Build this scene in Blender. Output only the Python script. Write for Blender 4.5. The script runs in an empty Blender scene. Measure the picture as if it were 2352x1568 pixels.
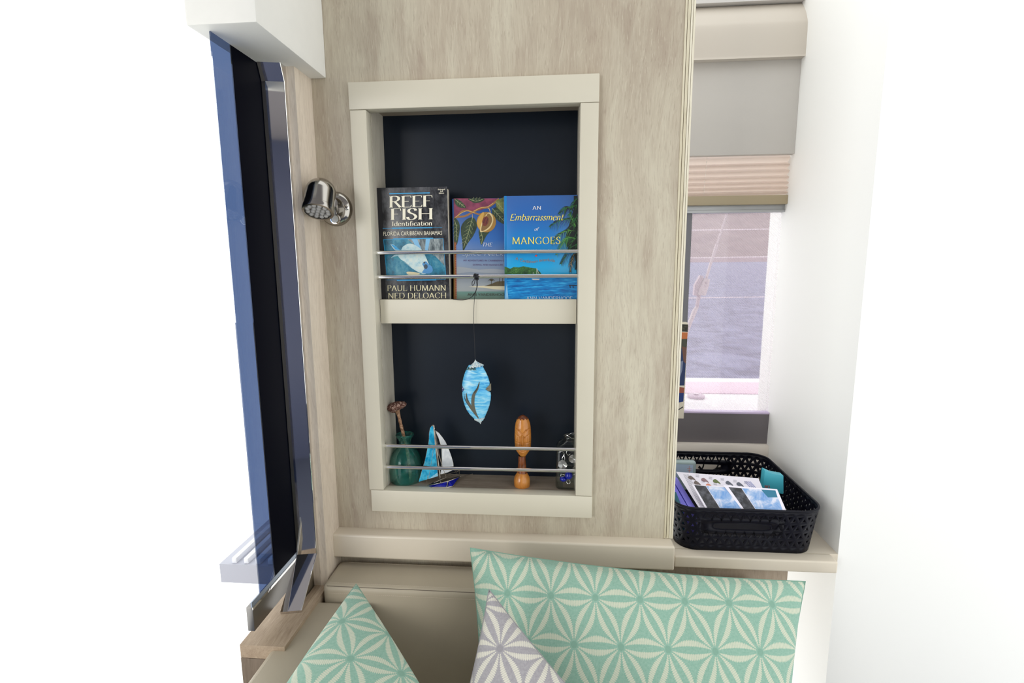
import bpy, bmesh, math, random
from mathutils import Vector, Matrix
from mathutils.geometry import tessellate_polygon
random.seed(4)
S = bpy.context.scene
Z0 = 1.35                      # camera height above the cabin floor; all z below are relative to it
# ------------------------------------------------------------------ camera
FPX, CX, CY, DIST = 1178.0, 1176.0, 784.0, 1.06
yaw, pitch, roll = math.radians(4.68466), math.radians(8.70245), math.radians(-0.39808)
B0 = Matrix(((1,0,0),(0,0,-1),(0,1,0)))
RC = Matrix.Rotation(yaw,3,'Z') @ Matrix.Rotation(-pitch,3,'X') @ B0 @ Matrix.Rotation(roll,3,'Z')
cd = bpy.data.cameras.new('camera'); cam = bpy.data.objects.new('camera', cd)
S.collection.objects.link(cam); S.camera = cam
cam.matrix_world = Matrix.Translation((0,-DIST,Z0)) @ RC.to_4x4()
cd.sensor_fit = 'HORIZONTAL'; cd.sensor_width = 36; cd.lens = 36*FPX/2352
cd.clip_start = .02; cd.clip_end = 5000
# ------------------------------------------------------------------ world, light, exposure
w = bpy.data.worlds.new('overcast_sky'); S.world = w; w.use_nodes = True
bg = w.node_tree.nodes['Background']; bg.inputs[0].default_value = (.985,1,.985,1); bg.inputs[1].default_value = 1.72
sd = bpy.data.lights.new('soft_daylight','SUN'); sd.energy = 1.0; sd.angle = math.radians(24); sd.color = (1,.98,.94)
so = bpy.data.objects.new('soft_daylight', sd); S.collection.objects.link(so)
so.rotation_euler = Vector((.62,1.0,-.13)).to_track_quat('-Z','Y').to_euler()
so.location = (-1,-1.5,3)
S.view_settings.view_transform = 'Standard'; S.view_settings.look = 'None'
S.view_settings.gamma = 1; S.view_settings.use_curve_mapping = False; S.view_settings.exposure = 0.0

# ------------------------------------------------------------------ helpers
def at(x, y, Y=0, X=None, Z=None):
    "measure: the point seen at photo pixel (x,y) on a plane of known depth"
    d = RC @ Vector(((x-CX)/FPX, -(y-CY)/FPX, -1))
    c = Vector((0,-DIST,0))
    if X is not None: t = (X-c.x)/d.x
    elif Z is not None: t = (Z-c.z)/d.z
    else: t = (Y-c.y)/d.y
    return c+d*t
def ln(c):
    c = c/255
    return c/12.92 if c <= .04045 else ((c+.055)/1.055)**2.4
def rgb(*c): return (ln(c[0]), ln(c[1]), ln(c[2]), 1)
MATS = {}
class NT:
    def __init__(s, name):
        s.m = bpy.data.materials.new(name); s.m.use_nodes = True
        s.t = s.m.node_tree; s.n = s.t.nodes; s.b = s.n['Principled BSDF']; s.out = s.n['Material Output']
    def add(s, typ, **k):
        n = s.n.new(typ)
        for a, v in k.items(): setattr(n, a, v)
        return n
    def link(s, a, b): s.t.links.new(a, b)
    def val(s, sock, v):
        if isinstance(v, (int,float,tuple)): sock.default_value = v
        else: s.link(v, sock)
    def math(s, op, a, b=0.0, c=0.0, clamp=False):
        n = s.add('ShaderNodeMath', operation=op, use_clamp=clamp)
        for i, v in enumerate((a,b,c)): s.val(n.inputs[i], v)
        return n.outputs[0]
    def mix(s, f, a, b, mode='MIX'):
        n = s.add('ShaderNodeMix', data_type='RGBA', blend_type=mode)
        s.val(n.inputs[0], f); s.val(n.inputs[6], a); s.val(n.inputs[7], b)
        return n.outputs[2]
    def coord(s, which='Object', scale=(1,1,1), rot=(0,0,0)):
        c = s.add('ShaderNodeTexCoord'); m = s.add('ShaderNodeMapping')
        m.inputs['Scale'].default_value = scale; m.inputs['Rotation'].default_value = rot
        s.link(c.outputs[which], m.inputs[0]); return m.outputs[0]
    def noise(s, vec, scale=1, detail=4, rough=.55, dist=0):
        n = s.add('ShaderNodeTexNoise'); s.link(vec, n.inputs['Vector'])
        n.inputs['Scale'].default_value = scale; n.inputs['Detail'].default_value = detail
        n.inputs['Roughness'].default_value = rough; n.inputs['Distortion'].default_value = dist
        return n.outputs['Fac']
    def ramp(s, f, stops):
        n = s.add('ShaderNodeValToRGB'); s.link(f, n.inputs[0]); e = n.color_ramp.elements
        while len(e) < len(stops): e.new(.5)
        for i, (p, c) in enumerate(stops): e[i].position = p; e[i].color = c if isinstance(c, tuple) else (c,c,c,1)
        return n.outputs[0]
    def bump(s, h, strength=.2, dist=.001):
        n = s.add('ShaderNodeBump'); n.inputs['Strength'].default_value = strength
        n.inputs['Distance'].default_value = dist; s.link(h, n.inputs['Height']); s.link(n.outputs[0], s.b.inputs['Normal'])
    def fin(s, col=None, rough=.5, metal=0, spec=.5, trans=0, ior=1.45, coat=0):
        b = s.b
        if col is not None: s.val(b.inputs['Base Color'], col)
        s.val(b.inputs['Roughness'], rough); s.val(b.inputs['Metallic'], metal)
        b.inputs['Specular IOR Level'].default_value = spec; b.inputs['Transmission Weight'].default_value = trans
        b.inputs['IOR'].default_value = ior; b.inputs['Coat Weight'].default_value = coat
        MATS[s.m.name] = s.m; return s.m
def M(name, col, rough=.5, metal=0, spec=.5, trans=0, ior=1.45, coat=0, var=0.0, vscale=40, bump=0, bscale=300):
    if name in MATS: return MATS[name]
    t = NT(name); c = col
    if var:
        n = t.noise(t.coord(), vscale, 4)
        c = t.mix(t.ramp(n, [(.3,0.),(.7,1.)]), tuple(v*(1-var) for v in col[:3])+(1,), tuple(min(1,v*(1+var)) for v in col[:3])+(1,))
    if bump: t.bump(t.noise(t.coord(), bscale, 3), bump, .0005)
    return t.fin(c, rough, metal, spec, trans, ior, coat)
def wood(name, dark, mid, light, axis='z', rough=.45):
    t = NT(name)
    def sc(a, l): return {'z':(a,a,l),'y':(a,l,a),'x':(l,a,a)}[axis]
    co = t.coord(); wn = t.add('ShaderNodeTexNoise'); t.link(t.coord(scale=sc(5,2.2)), wn.inputs['Vector']); wn.inputs['Scale'].default_value = 1; wn.inputs['Detail'].default_value = 2
    vm = t.add('ShaderNodeVectorMath', operation='MULTIPLY_ADD'); t.link(wn.outputs['Color'], vm.inputs[0]); vm.inputs[1].default_value = (.055,.055,.02); t.link(co, vm.inputs[2])
    def mp(v):
        m = t.add('ShaderNodeMapping'); m.inputs['Scale'].default_value = v; t.link(vm.outputs[0], m.inputs[0]); return m.outputs[0]
    broad = t.noise(mp(sc(6,.9)), 1, 3, .5, .4)
    cloud = t.noise(mp(sc(17,5)), 1, 3, .6)
    mid_n = t.noise(mp(sc(75,5)), 1, 4, .6, .6)
    fine = t.noise(mp(sc(330,26)), 1, 3, .6)
    dash = t.noise(mp(sc(560,42)), 1, 2, .5)
    dash2 = t.noise(mp(sc(430,33)), 1.13, 2, .5, .3)
    rings = t.math('FRACT', t.math('MULTIPLY', t.noise(mp(sc(7.5,1.5)), 1, 1, .4), 17.0))
    ring = t.math('SUBTRACT', 1.0, t.math('MULTIPLY', t.math('ABSOLUTE', t.math('SUBTRACT', rings, .5)), 2.0))
    c = t.mix(t.ramp(broad, [(.36,0.),(.64,1.)]), mid, light)
    c = t.mix(t.math('MULTIPLY', t.ramp(cloud, [(.46,0.),(.72,1.)]), .55), c, dark)
    c = t.mix(t.math('MULTIPLY', t.ramp(mid_n, [(.42,0.),(.68,1.)]), .28), c, dark)
    c = t.mix(t.math('MULTIPLY', t.math('MULTIPLY', t.ramp(ring, [(.62,0.),(1.,1.)]), t.ramp(cloud, [(.35,0.),(.6,1.)])), .30), c, light)
    c = t.mix(t.math('MULTIPLY', t.ramp(fine, [(.5,0.),(.66,1.)]), .26), c, dark)
    c = t.mix(t.math('MULTIPLY', t.ramp(dash, [(.60,0.),(.68,1.)]), .30), c, tuple(v*.80 for v in dark[:3])+(1,))
    c = t.mix(t.math('MULTIPLY', t.ramp(dash2, [(.60,0.),(.68,1.)]), .36), c, tuple(min(1,v*1.10) for v in light[:3])+(1,))
    t.bump(fine, .12, .0005)
    return t.fin(c, rough, 0, .35)
def collect(): pass

def link(o): S.collection.objects.link(o); return o
def tag(o, label=None, cat=None, group=None, kind=None):
    for k, v in (('label',label),('category',cat),('group',group),('kind',kind)):
        if v: o[k] = v
    return o
def empty(name, loc, label=None, cat=None, group=None, kind=None):
    o = bpy.data.objects.new(name, None); o.empty_display_size = .03
    o.location = (loc[0], loc[1], loc[2]+Z0); link(o); o['_base'] = list(loc)
    return tag(o, label, cat, group, kind)
def base_of(p):
    return Vector(p['_base'])
class MB:
    def __init__(s, *mats): s.v = []; s.f = []; s.mi = []; s.uv = None; s.mats = list(mats); s.cur = 0
    def use(s, m):
        if m not in s.mats: s.mats.append(m)
        s.cur = s.mats.index(m); return s
    def vert(s, p): s.v.append(Vector(p)); return len(s.v)-1
    def face(s, ids): s.f.append(tuple(ids)); s.mi.append(s.cur)
    def quad(s, *pts): s.face([s.vert(p) for p in pts]); return s
    def box(s, x0, x1, y0, y1, z0, z1, M4=None):
        P = [Vector((x,y,z)) for x in (x0,x1) for y in (y0,y1) for z in (z0,z1)]
        if M4: P = [M4 @ p for p in P]
        b = len(s.v); s.v += P
        for f in ((0,1,3,2),(4,6,7,5),(0,4,5,1),(2,3,7,6),(0,2,6,4),(1,5,7,3)): s.face([b+i for i in f])
        return s
    def prism(s, poly, d, tri=False):
        "poly: 3D points of one face; d: extrusion vector"
        d = Vector(d); n = len(poly); a = [s.vert(p) for p in poly]; b = [s.vert(Vector(p)+d) for p in poly]
        for i in range(n): s.face((a[i], a[(i+1)%n], b[(i+1)%n], b[i]))
        if tri or n > 6:
            for t in tessellate_polygon([[Vector(p) for p in poly]]):
                s.face([a[i] for i in t]); s.face([b[i] for i in reversed(t)])
        else: s.face(list(reversed(a))); s.face(b)
        return s
    def flat(s, poly):
        a = [s.vert(p) for p in poly]
        for t in tessellate_polygon([[Vector(p) for p in poly]]): s.face([a[i] for i in t])
        return s
    def tube(s, pts, r, n=8, caps=True, closed=False):
        pts = [Vector(p) for p in pts]; m = len(pts)
        R = r if isinstance(r, (list,tuple)) else [r]*m
        up = None; rings = []
        for i, p in enumerate(pts):
            if closed: t = pts[(i+1)%m]-pts[i-1]
            else: t = pts[min(i+1,m-1)]-pts[max(i-1,0)]
            t.normalize()
            if up is None:
                up = Vector((0,0,1)) if abs(t.z) < .9 else Vector((1,0,0))
            a = up-t*up.dot(t); a.normalize(); up = a; b = t.cross(a)
            rings.append([s.vert(p+(a*math.cos(2*math.pi*k/n)+b*math.sin(2*math.pi*k/n))*R[i]) for k in range(n)])
        for i in range(m if closed else m-1):
            A, Bq = rings[i], rings[(i+1)%m]
            for k in range(n): s.face((A[k], A[(k+1)%n], Bq[(k+1)%n], Bq[k]))
        if caps and not closed: s.face(list(reversed(rings[0]))); s.face(rings[-1])
        return s
    def lathe(s, prof, n=32, origin=(0,0,0), axis=(0,0,1), sx=1, sy=1, close=False):
        "prof: (radius, height)"
        ax = Vector(axis).normalized(); ref = Vector((1,0,0)) if abs(ax.x) < .9 else Vector((0,0,1))
        a = (ref-ax*ref.dot(ax)).normalized(); b = ax.cross(a); o = Vector(origin)
        rings = []
        for r, h in prof:
            if r < 1e-6: rings.append([s.vert(o+ax*h)])
            else: rings.append([s.vert(o+ax*h+a*(math.cos(2*math.pi*k/n)*r*sx)+b*(math.sin(2*math.pi*k/n)*r*sy)) for k in range(n)])
        m = len(rings)
        for i in range(m if close else m-1):
            A, Bq = rings[i], rings[(i+1)%m]
            for k in range(n):
                if len(A) == 1 and len(Bq) == 1: continue
                if len(A) == 1: s.face((A[0], Bq[(k+1)%n], Bq[k]))
                elif len(Bq) == 1: s.face((A[k], A[(k+1)%n], Bq[0]))
                else: s.face((A[k], A[(k+1)%n], Bq[(k+1)%n], Bq[k]))
        return s
    def ball(s, c, r, n=12, sq=(1,1,1)):
        c = Vector(c); prof = []
        m = max(4, n//2); b = len(s.v)
        s.lathe([(math.sin(math.pi*i/m)*r if 0 < i < m else 0, -math.cos(math.pi*i/m)*r) for i in range(m+1)], n)
        for i in range(b, len(s.v)): p = s.v[i]; s.v[i] = c+Vector((p.x*sq[0],p.y*sq[1],p.z*sq[2]))
        return s
    def grid(s, nu, nv, fn, uvfn=None, flip=False):
        b = len(s.v)
        if uvfn and s.uv is None: s.uv = {}
        for j in range(nv+1):
            for i in range(nu+1):
                s.v.append(Vector(fn(i/nu, j/nv)))
                if uvfn: s.uv[len(s.v)-1] = uvfn(i/nu, j/nv)
        for j in range(nv):
            for i in range(nu):
                q = [b+j*(nu+1)+i, b+j*(nu+1)+i+1, b+(j+1)*(nu+1)+i+1, b+(j+1)*(nu+1)+i]
                s.face(q[::-1] if flip else q)
        return s
    def build(s, name, mat=None, parent=None, smooth=None, bevel=0, bseg=2, label=None, cat=None, group=None, kind=None, weld=False, recalc=True, solid=0):
        if mat is not None and not s.mats: s.mats = [mat]
        if parent is not None: o0 = base_of(parent)
        else:
            lo = Vector([min(p[i] for p in s.v) for i in range(3)]); hi = Vector([max(p[i] for p in s.v) for i in range(3)])
            o0 = Vector(((lo.x+hi.x)/2, (lo.y+hi.y)/2, lo.z))
        me = bpy.data.meshes.new(name); me.from_pydata([p-o0 for p in s.v], [], s.f)
        for m in s.mats: me.materials.append(m)
        me.polygons.foreach_set('material_index', s.mi)
        if s.uv:
            ul = me.uv_layers.new(name='UVMap')
            for l in me.loops:
                if l.vertex_index in s.uv: ul.data[l.index].uv = s.uv[l.vertex_index]
        bm = bmesh.new(); bm.from_mesh(me)
        if weld: bmesh.ops.remove_doubles(bm, verts=bm.verts, dist=1e-5)
        if recalc: bmesh.ops.recalc_face_normals(bm, faces=bm.faces)
        if bevel:
            ed = [e for e in bm.edges if len(e.link_faces) == 2 and e.calc_face_angle(0) > .5]
            bmesh.ops.bevel(bm, geom=ed, offset=bevel, segments=bseg, affect='EDGES', profile=.6)
        bm.to_mesh(me); bm.free()
        if smooth is not None or bevel:
            a = math.radians(smooth if smooth is not None else 40)
            me.polygons.foreach_set('use_smooth', [True]*len(me.polygons))
            me.set_sharp_from_angle(angle=a)
        o = bpy.data.objects.new(name, me); link(o)
        if parent is not None: o.parent = parent
        else: o.location = (o0.x, o0.y, o0.z+Z0)
        o['_base'] = list(o0)
        if solid:
            md = o.modifiers.new('thickness','SOLIDIFY'); md.thickness = solid; md.offset = 0
        return tag(o, label, cat, group, kind)
def cr(pts, n=6, closed=False):
    "Catmull-Rom through points (2D or 3D)"
    P = [Vector(p) for p in pts]; out = []; m = len(P)
    for i in range(m if closed else m-1):
        p0 = P[i-1] if (i or closed) else P[0]; p1 = P[i]; p2 = P[(i+1)%m]; p3 = P[(i+2)%m] if (closed or i+2 < m) else P[-1]
        for k in range(n):
            t = k/n; out.append(.5*((2*p1)+(p2-p0)*t+(2*p0-5*p1+4*p2-p3)*t*t+(3*p1-p0-3*p2+p3)*t**3))
    if not closed: out.append(P[-1])
    return out

# ---- lettering: a broad-nib serif alphabet drawn as strokes (unit cap height), and the built-in sans
def _C(*p): return ('c', p)
def _L(*p): return ('l', p)
G = {
 'A':(.78,[_L((.08,0),(.38,1)),_L((.38,1),(.70,0)),_L((.2,.34),(.57,.34))],[(.08,0),(.70,0)]),
 'C':(.80,[_C((.72,.78),(.62,.95),(.42,1),(.2,.88),(.08,.5),(.2,.12),(.42,0),(.62,.06),(.74,.22))],[]),
 'D':(.84,[_L((.14,0),(.14,1)),_C((.14,1),(.4,1),(.66,.88),(.76,.5),(.66,.12),(.4,0),(.14,0))],[(.14,0),(.14,1)]),
 'E':(.66,[_L((.14,0),(.14,1)),_L((.14,1),(.58,1),(.6,.84)),_L((.14,.52),(.46,.52)),_L((.14,0),(.58,0),(.62,.18))],[(.14,0),(.14,1)]),
 'F':(.62,[_L((.14,0),(.14,1)),_L((.14,1),(.56,1),(.58,.82)),_L((.14,.52),(.44,.52))],[(.14,0),(.14,1)]),
 'G':(.84,[_C((.72,.8),(.62,.95),(.42,1),(.2,.88),(.08,.5),(.2,.12),(.42,0),(.62,.05),(.7,.12)),_L((.7,.05),(.7,.42))],[(.7,.42)]),
 'H':(.86,[_L((.14,0),(.14,1)),_L((.72,0),(.72,1)),_L((.14,.52),(.72,.52))],[(.14,0),(.14,1),(.72,0),(.72,1)]),
 'I':(.30,[_L((.15,0),(.15,1))],[(.15,0),(.15,1)]),
 'L':(.62,[_L((.14,0),(.14,1)),_L((.14,0),(.56,0),(.6,.2))],[(.14,0),(.14,1)]),
 'M':(1.0,[_L((.12,0),(.16,1)),_L((.16,1),(.5,.05)),_L((.5,.05),(.82,1)),_L((.82,1),(.88,0))],[(.12,0),(.14,1),(.88,0),(.84,1)]),
 'N':(.86,[_L((.14,0),(.14,1)),_L((.14,1),(.72,0)),_L((.72,0),(.72,1))],[(.14,0),(.12,1),(.72,1)]),
 'O':(.86,[_C((.42,1),(.18,.88),(.08,.5),(.18,.12),(.42,0),(.67,.12),(.77,.5),(.67,.88),(.42,1))],[]),
 'P':(.64,[_L((.14,0),(.14,1)),_C((.14,1),(.4,1),(.56,.9),(.57,.68),(.42,.5),(.14,.5))],[(.14,0),(.14,1)]),
 'R':(.74,[_L((.14,0),(.14,1)),_C((.14,1),(.4,1),(.56,.9),(.57,.7),(.42,.54),(.14,.52)),_L((.36,.52),(.68,0))],[(.14,0),(.14,1),(.68,0)]),
 'S':(.60,[_C((.5,.8),(.44,.95),(.28,1),(.12,.86),(.16,.64),(.4,.46),(.5,.24),(.38,.04),(.2,0),(.08,.1),(.06,.24))],[]),
 'T':(.70,[_L((.35,0),(.35,1)),_L((.06,.82),(.08,1),(.62,1),(.64,.82))],[(.35,0)]),
 'U':(.84,[_C((.14,1),(.14,.4),(.2,.1),(.42,0),(.62,.1),(.7,.4),(.7,1))],[(.14,1),(.7,1)]),
 'V':(.76,[_L((.08,1),(.38,0)),_L((.38,0),(.70,1))],[(.08,1),(.70,1)]),
 'a':(.50,[_C((.1,.55),(.2,.66),(.34,.62),(.36,.45),(.36,.05),(.44,.02)),_C((.36,.4),(.18,.34),(.07,.16),(.16,.0),(.28,.04),(.36,.16))],[]),
 'b':(.54,[_L((.1,1),(.1,.04)),_C((.1,.5),(.24,.66),(.42,.56),(.46,.32),(.38,.06),(.22,0),(.1,.08))],[]),
 'c':(.46,[_C((.4,.52),(.3,.66),(.14,.58),(.07,.32),(.14,.06),(.28,0),(.41,.12))],[]),
 'd':(.56,[_L((.44,1),(.44,.0)),_C((.44,.5),(.3,.66),(.14,.56),(.07,.32),(.14,.06),(.28,0),(.44,.12))],[(.48,0)]),
 'e':(.48,[_C((.08,.36),(.4,.4),(.36,.6),(.24,.66),(.1,.54),(.07,.3),(.14,.06),(.28,0),(.42,.14))],[]),
 'f':(.32,[_C((.36,.94),(.26,1.02),(.16,.9),(.15,.6),(.15,0)),_L((.03,.64),(.3,.64))],[(.15,0)]),
 'i':(.26,[_L((.13,.64),(.13,0)),_L((.12,.86),(.14,.9))],[(.13,0)]),
 'm':(.84,[_L((.12,.64),(.12,0)),_C((.12,.48),(.24,.66),(.38,.56),(.4,.3),(.4,0)),_C((.4,.48),(.54,.66),(.68,.56),(.7,.3),(.7,0))],[(.12,0),(.4,0),(.7,0)]),
 'n':(.56,[_L((.12,.64),(.12,0)),_C((.12,.48),(.26,.66),(.4,.56),(.42,.3),(.42,0))],[(.12,0),(.42,0)]),
 'o':(.52,[_C((.26,.66),(.1,.54),(.07,.32),(.12,.08),(.26,0),(.4,.08),(.45,.32),(.4,.56),(.26,.66))],[]),
 'r':(.40,[_L((.12,.64),(.12,0)),_C((.12,.44),(.2,.62),(.32,.66),(.38,.58))],[(.12,0)]),
 's':(.40,[_C((.33,.52),(.24,.66),(.1,.58),(.14,.4),(.3,.26),(.3,.06),(.16,0),(.05,.12))],[]),
 't':(.34,[_C((.16,.88),(.15,.5),(.15,.12),(.24,0),(.34,.1)),_L((.03,.64),(.3,.64))],[]),
 ' ':(.34,[],[])}
def nib_text(txt, a=.06, b=.016, ang=.3, track=.0, serif=.085):
    "-> list of 2D polygons, total width"
    polys = []; x = 0
    a0 = a
    def ribbon(pts, thin=False):
        a = a0*(.3 if thin else 1)
        pts = [Vector((p[0],p[1])) for p in pts]; L = []; R = []
        for i, p in enumerate(pts):
            if 0 < i < len(pts)-1:
                t1 = (pts[i]-pts[i-1]).normalized(); t2 = (pts[i+1]-pts[i]).normalized(); t = t1+t2
                if t.length < 1e-6: t = t2
            else: t = pts[min(i+1,len(pts)-1)]-pts[max(i-1,0)]
            if t.length < 1e-9: t = Vector((0,1))
            t.normalize(); n = Vector((-t.y,t.x))
            c, s_ = math.cos(ang), math.sin(ang)
            nx, ny = n.x*c+n.y*s_, -n.x*s_+n.y*c
            q = math.sqrt(a*a*nx*nx+b*b*ny*ny); ox, oy = a*a*nx/q, b*b*ny/q
            o = Vector((ox*c-oy*s_, ox*s_+oy*c))
            o = n*max(.02, o.dot(n)); L.append(p+o); R.append(p-o)
        for i in range(len(pts)-1): polys.append([L[i],L[i+1],R[i+1],R[i]])
    for ch in txt:
        adv, st, sf = G[ch]
        for k, p in st:
            q = cr(p, 5) if k == 'c' else [Vector(v) for v in p]
            if k == 'l' and len(p) > 2:
                for i in range(len(q)-1): ribbon([Vector((x+v[0],v[1])) for v in q[i:i+2]], (q[i+1]-q[i]).length < .25)
            else: ribbon([Vector((x+v[0],v[1])) for v in q])
        for sx_, sy_ in sf:
            hh = .022; hh = .017; yy = sy_+(hh if sy_ < .3 else -hh)
            polys.append([Vector((x+sx_-serif-a*.5,yy-hh)),Vector((x+sx_+serif+a*.5,yy-hh)),Vector((x+sx_+serif+a*.5,yy+hh)),Vector((x+sx_-serif-a*.5,yy+hh))])
        x += adv+track
    return polys, x
def sans_text(txt, bold=0.0):
    c = bpy.data.curves.new('t','FONT'); c.body = txt; c.resolution_u = 2; c.offset = bold
    o = bpy.data.objects.new('t', c); link(o)
    dg = bpy.context.evaluated_depsgraph_get(); me = bpy.data.meshes.new_from_object(o.evaluated_get(dg))
    polys = [[Vector(me.vertices[i].co[:2]) for i in p.vertices] for p in me.polygons]
    bpy.data.objects.remove(o); bpy.data.curves.remove(c)
    xs = [v.x for p in polys for v in p]; x0 = min(xs); wd = max(xs)-x0
    k = 1/.72
    return [[Vector(((v.x-x0)*k, v.y*k)) for v in p] for p in polys], wd*k

class Print:
    "flat print on a real plane: photo pixels are measured onto the plane of the cover"
    def __init__(s, P0, N, step=.00006):
        s.P0 = Vector(P0); s.N = Vector(N).normalized(); s.step = step; s.mb = MB(); s.k = 0
    def pt(s, x, y, layer=1):
        d = RC @ Vector(((x-CX)/FPX, -(y-CY)/FPX, -1)); c = Vector((0,-DIST,0))
        t = (s.P0-c).dot(s.N)/d.dot(s.N)
        return c+d*t+s.N*(layer*s.step)
    def poly(s, pts, m, layer=1, smooth=False):
        s.k += 1; layer += (s.k % 9)*.07
        if smooth: pts = cr(pts, 5, True)
        s.mb.use(m); s.mb.flat([s.pt(p[0],p[1],layer) for p in pts]); return s
    def rib(s, pts, wd, m, layer=1, smooth=True, taper=False):
        s.k += 1; layer += (s.k % 9)*.07
        q = cr(pts, 5) if smooth and len(pts) > 2 else [Vector(p) for p in pts]
        s.mb.use(m); n = len(q); W = wd if not isinstance(wd,(int,float)) else None
        for i in range(n-1):
            t = (q[i+1]-q[i]).normalized(); nn = Vector((-t.y,t.x))
            f0 = (1-i/(n-1)) if taper else 1; f1 = (1-(i+1)/(n-1)) if taper else 1
            a, b = nn*wd*.5*max(f0,.1), nn*wd*.5*max(f1,.1)
            s.mb.quad(s.pt(*(q[i]+a),layer), s.pt(*(q[i+1]+b),layer), s.pt(*(q[i+1]-b),layer), s.pt(*(q[i]-a),layer))
        return s
    def ell(s, cx, cy, rx, ry, m, layer=1, rot=0, n=20):
        return s.poly([(cx+rx*math.cos(a)*math.cos(rot)-ry*math.sin(a)*math.sin(rot), cy+rx*math.cos(a)*math.sin(rot)+ry*math.sin(a)*math.cos(rot)) for a in [2*math.pi*i/n for i in range(n)]], m, layer)
    def text(s, polys_w, p0, p1, h, m, layer=3, shear=0, curve=None):
        polys, wd = polys_w; p0 = Vector(p0); p1 = Vector(p1); d = p1-p0; s.mb.use(m)
        k = h
        for pi_, p in enumerate(polys):
            q = []
            for v in p:
                u = (v.x+shear*v.y*0)/wd; b = p0+d*u; y = -v.y*k
                q.append(s.pt(b.x+shear*v.y*k, b.y+y+(curve(u) if curve else 0), layer+(pi_ % 11)*.12))
            ids = [s.mb.vert(z) for z in q]
            if len(ids) <= 4: s.mb.face(ids)
            else:
                for tr_ in tessellate_polygon([q]): s.mb.face([ids[i] for i in tr_])
        return s
    def build(s, name, parent, **k):
        return s.mb.build(name, None, parent, recalc=False, **k)

# ------------------------------------------------------------------ materials
OAK = wood('bleached_oak', rgb(153,136,121), rgb(178,166,148), rgb(198,191,172))
OAKL = wood('bleached_oak_light', rgb(186,170,152), rgb(214,200,184), rgb(226,214,198))
OAKY = wood('bleached_oak_sill', rgb(128,108,88), rgb(168,148,126), rgb(190,172,150), 'y')
OAKX = wood('shelf_board_oak', rgb(110,98,86), rgb(142,130,117), rgb(160,148,134), 'x')
CREAM = M('cream_lacquer', rgb(203,197,180), .38, var=.02, vscale=6, bump=.03, bscale=900)
RAIL = M('beige_lacquer', rgb(214,204,187), .3, var=.02, vscale=6)
NAVY = M('navy_laminate', (.009,.0135,.022,1), .3, var=.12, vscale=5, spec=.25)
STEEL = M('polished_steel', (.72,.70,.68,1), .045, 1)
CHROME = M('chrome', (.86,.85,.84,1), .03, 1)
NICKEL = M('lamp_nickel', (.40,.38,.35,1), .14, 1)
WHITE = M('white_vinyl', rgb(230,229,224), .6, var=.015, vscale=30, bump=.12, bscale=500)
BLACKG = M('black_glass_border', (.0015,.002,.006,1), .5, spec=.03)
VINYL = M('taupe_vinyl', rgb(175,165,146), .42, spec=.4, var=.03, vscale=8, bump=.08, bscale=700)
THREAD = M('stitch_thread', rgb(196,184,166), .7)
BLACKP = M('black_cord', (.01,.01,.014,1), .5)

# ------------------------------------------------------------------ SETTING
F = -.012
BKX = .616
XL, XR = -.3735, .049
YB = .09; ZF = -.498; ZT = .317
# main wall with the niche opening
def wall_panel():
    mb = MB(OAK); X0, X1, ZB, ZU = -.487, .2412, -.95, .80; T = .012
    xs = [X0, XL-.012, XR+.012, X1]; zs = [ZB, ZF-.01, ZT+.008, ZU]
    for i in range(3):
        for j in range(3):
            if i == 1 and j == 1: continue
            for y in (0, T):
                mb.quad((xs[i],y,zs[j]),(xs[i+1],y,zs[j]),(xs[i+1],y,zs[j+1]),(xs[i],y,zs[j+1]))
    for a, b, c, d in ((X0,ZB,X1,ZB),(X1,ZB,X1,ZU),(X1,ZU,X0,ZU),(X0,ZU,X0,ZB),(xs[1],zs[1],xs[2],zs[1]),(xs[2],zs[1],xs[2],zs[2]),(xs[2],zs[2],xs[1],zs[2]),(xs[1],zs[2],xs[1],zs[1])):
        mb.quad((a,0,b),(c,0,d),(c,T,d),(a,T,b))
    mb.build('wall_back', kind='structure', weld=True)
wall_panel()
# plywood edge: five layers and two dark glue lines
ply = empty('trim_1', (.25,0,-.6), kind='structure')
layers = [(.2412,.2450,'ply_pale'),(.2450,.2462,'ply_dark'),(.2462,.2510,'ply_pale'),(.2510,.2520,'ply_dark'),(.2520,.2556,'ply_cream'),(.2556,.2564,'ply_dark'),(.2564,.2600,'ply_cream')]
pm = {'ply_pale':wood('ply_pale',rgb(180,168,138),rgb(204,195,170),rgb(214,206,184)),'ply_cream':wood('ply_cream',rgb(200,190,164),rgb(220,213,194),rgb(228,222,204)),'ply_dark':M('ply_glue_line',rgb(140,126,104),.6)}
for i, (a, b, m) in enumerate(layers):
    MB().box(a, b, -.0015 if m != 'ply_dark' else .0005, .019, -.5925, .80).build('ply_layer' if m != 'ply_dark' else 'glue_line', pm[m], ply)
# left side wall: pale wood strip beside the door
MB().box(-.505,-.487,-.07,.012,-.95,.372).build('wall_left', OAKL, kind='structure')
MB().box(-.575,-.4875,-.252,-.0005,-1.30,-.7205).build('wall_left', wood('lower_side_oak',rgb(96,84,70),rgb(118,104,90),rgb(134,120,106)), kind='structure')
# valance above the door
MB().box(-.57,-.4553,-.245,0,.3665,.80).build('trim_2', WHITE, bevel=.004, kind='structure')
# beige ledge rails under the panel and under the galley window
MB().box(-.490,.258,-.0335,.004,-.6485,-.5938).build('trim_3', RAIL, bevel=.005, bseg=3, kind='structure')
MB().box(.2625,.60,-.012,.02,-.6535,-.627).build('trim_4', RAIL, bevel=.004, bseg=3, kind='structure')
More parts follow.
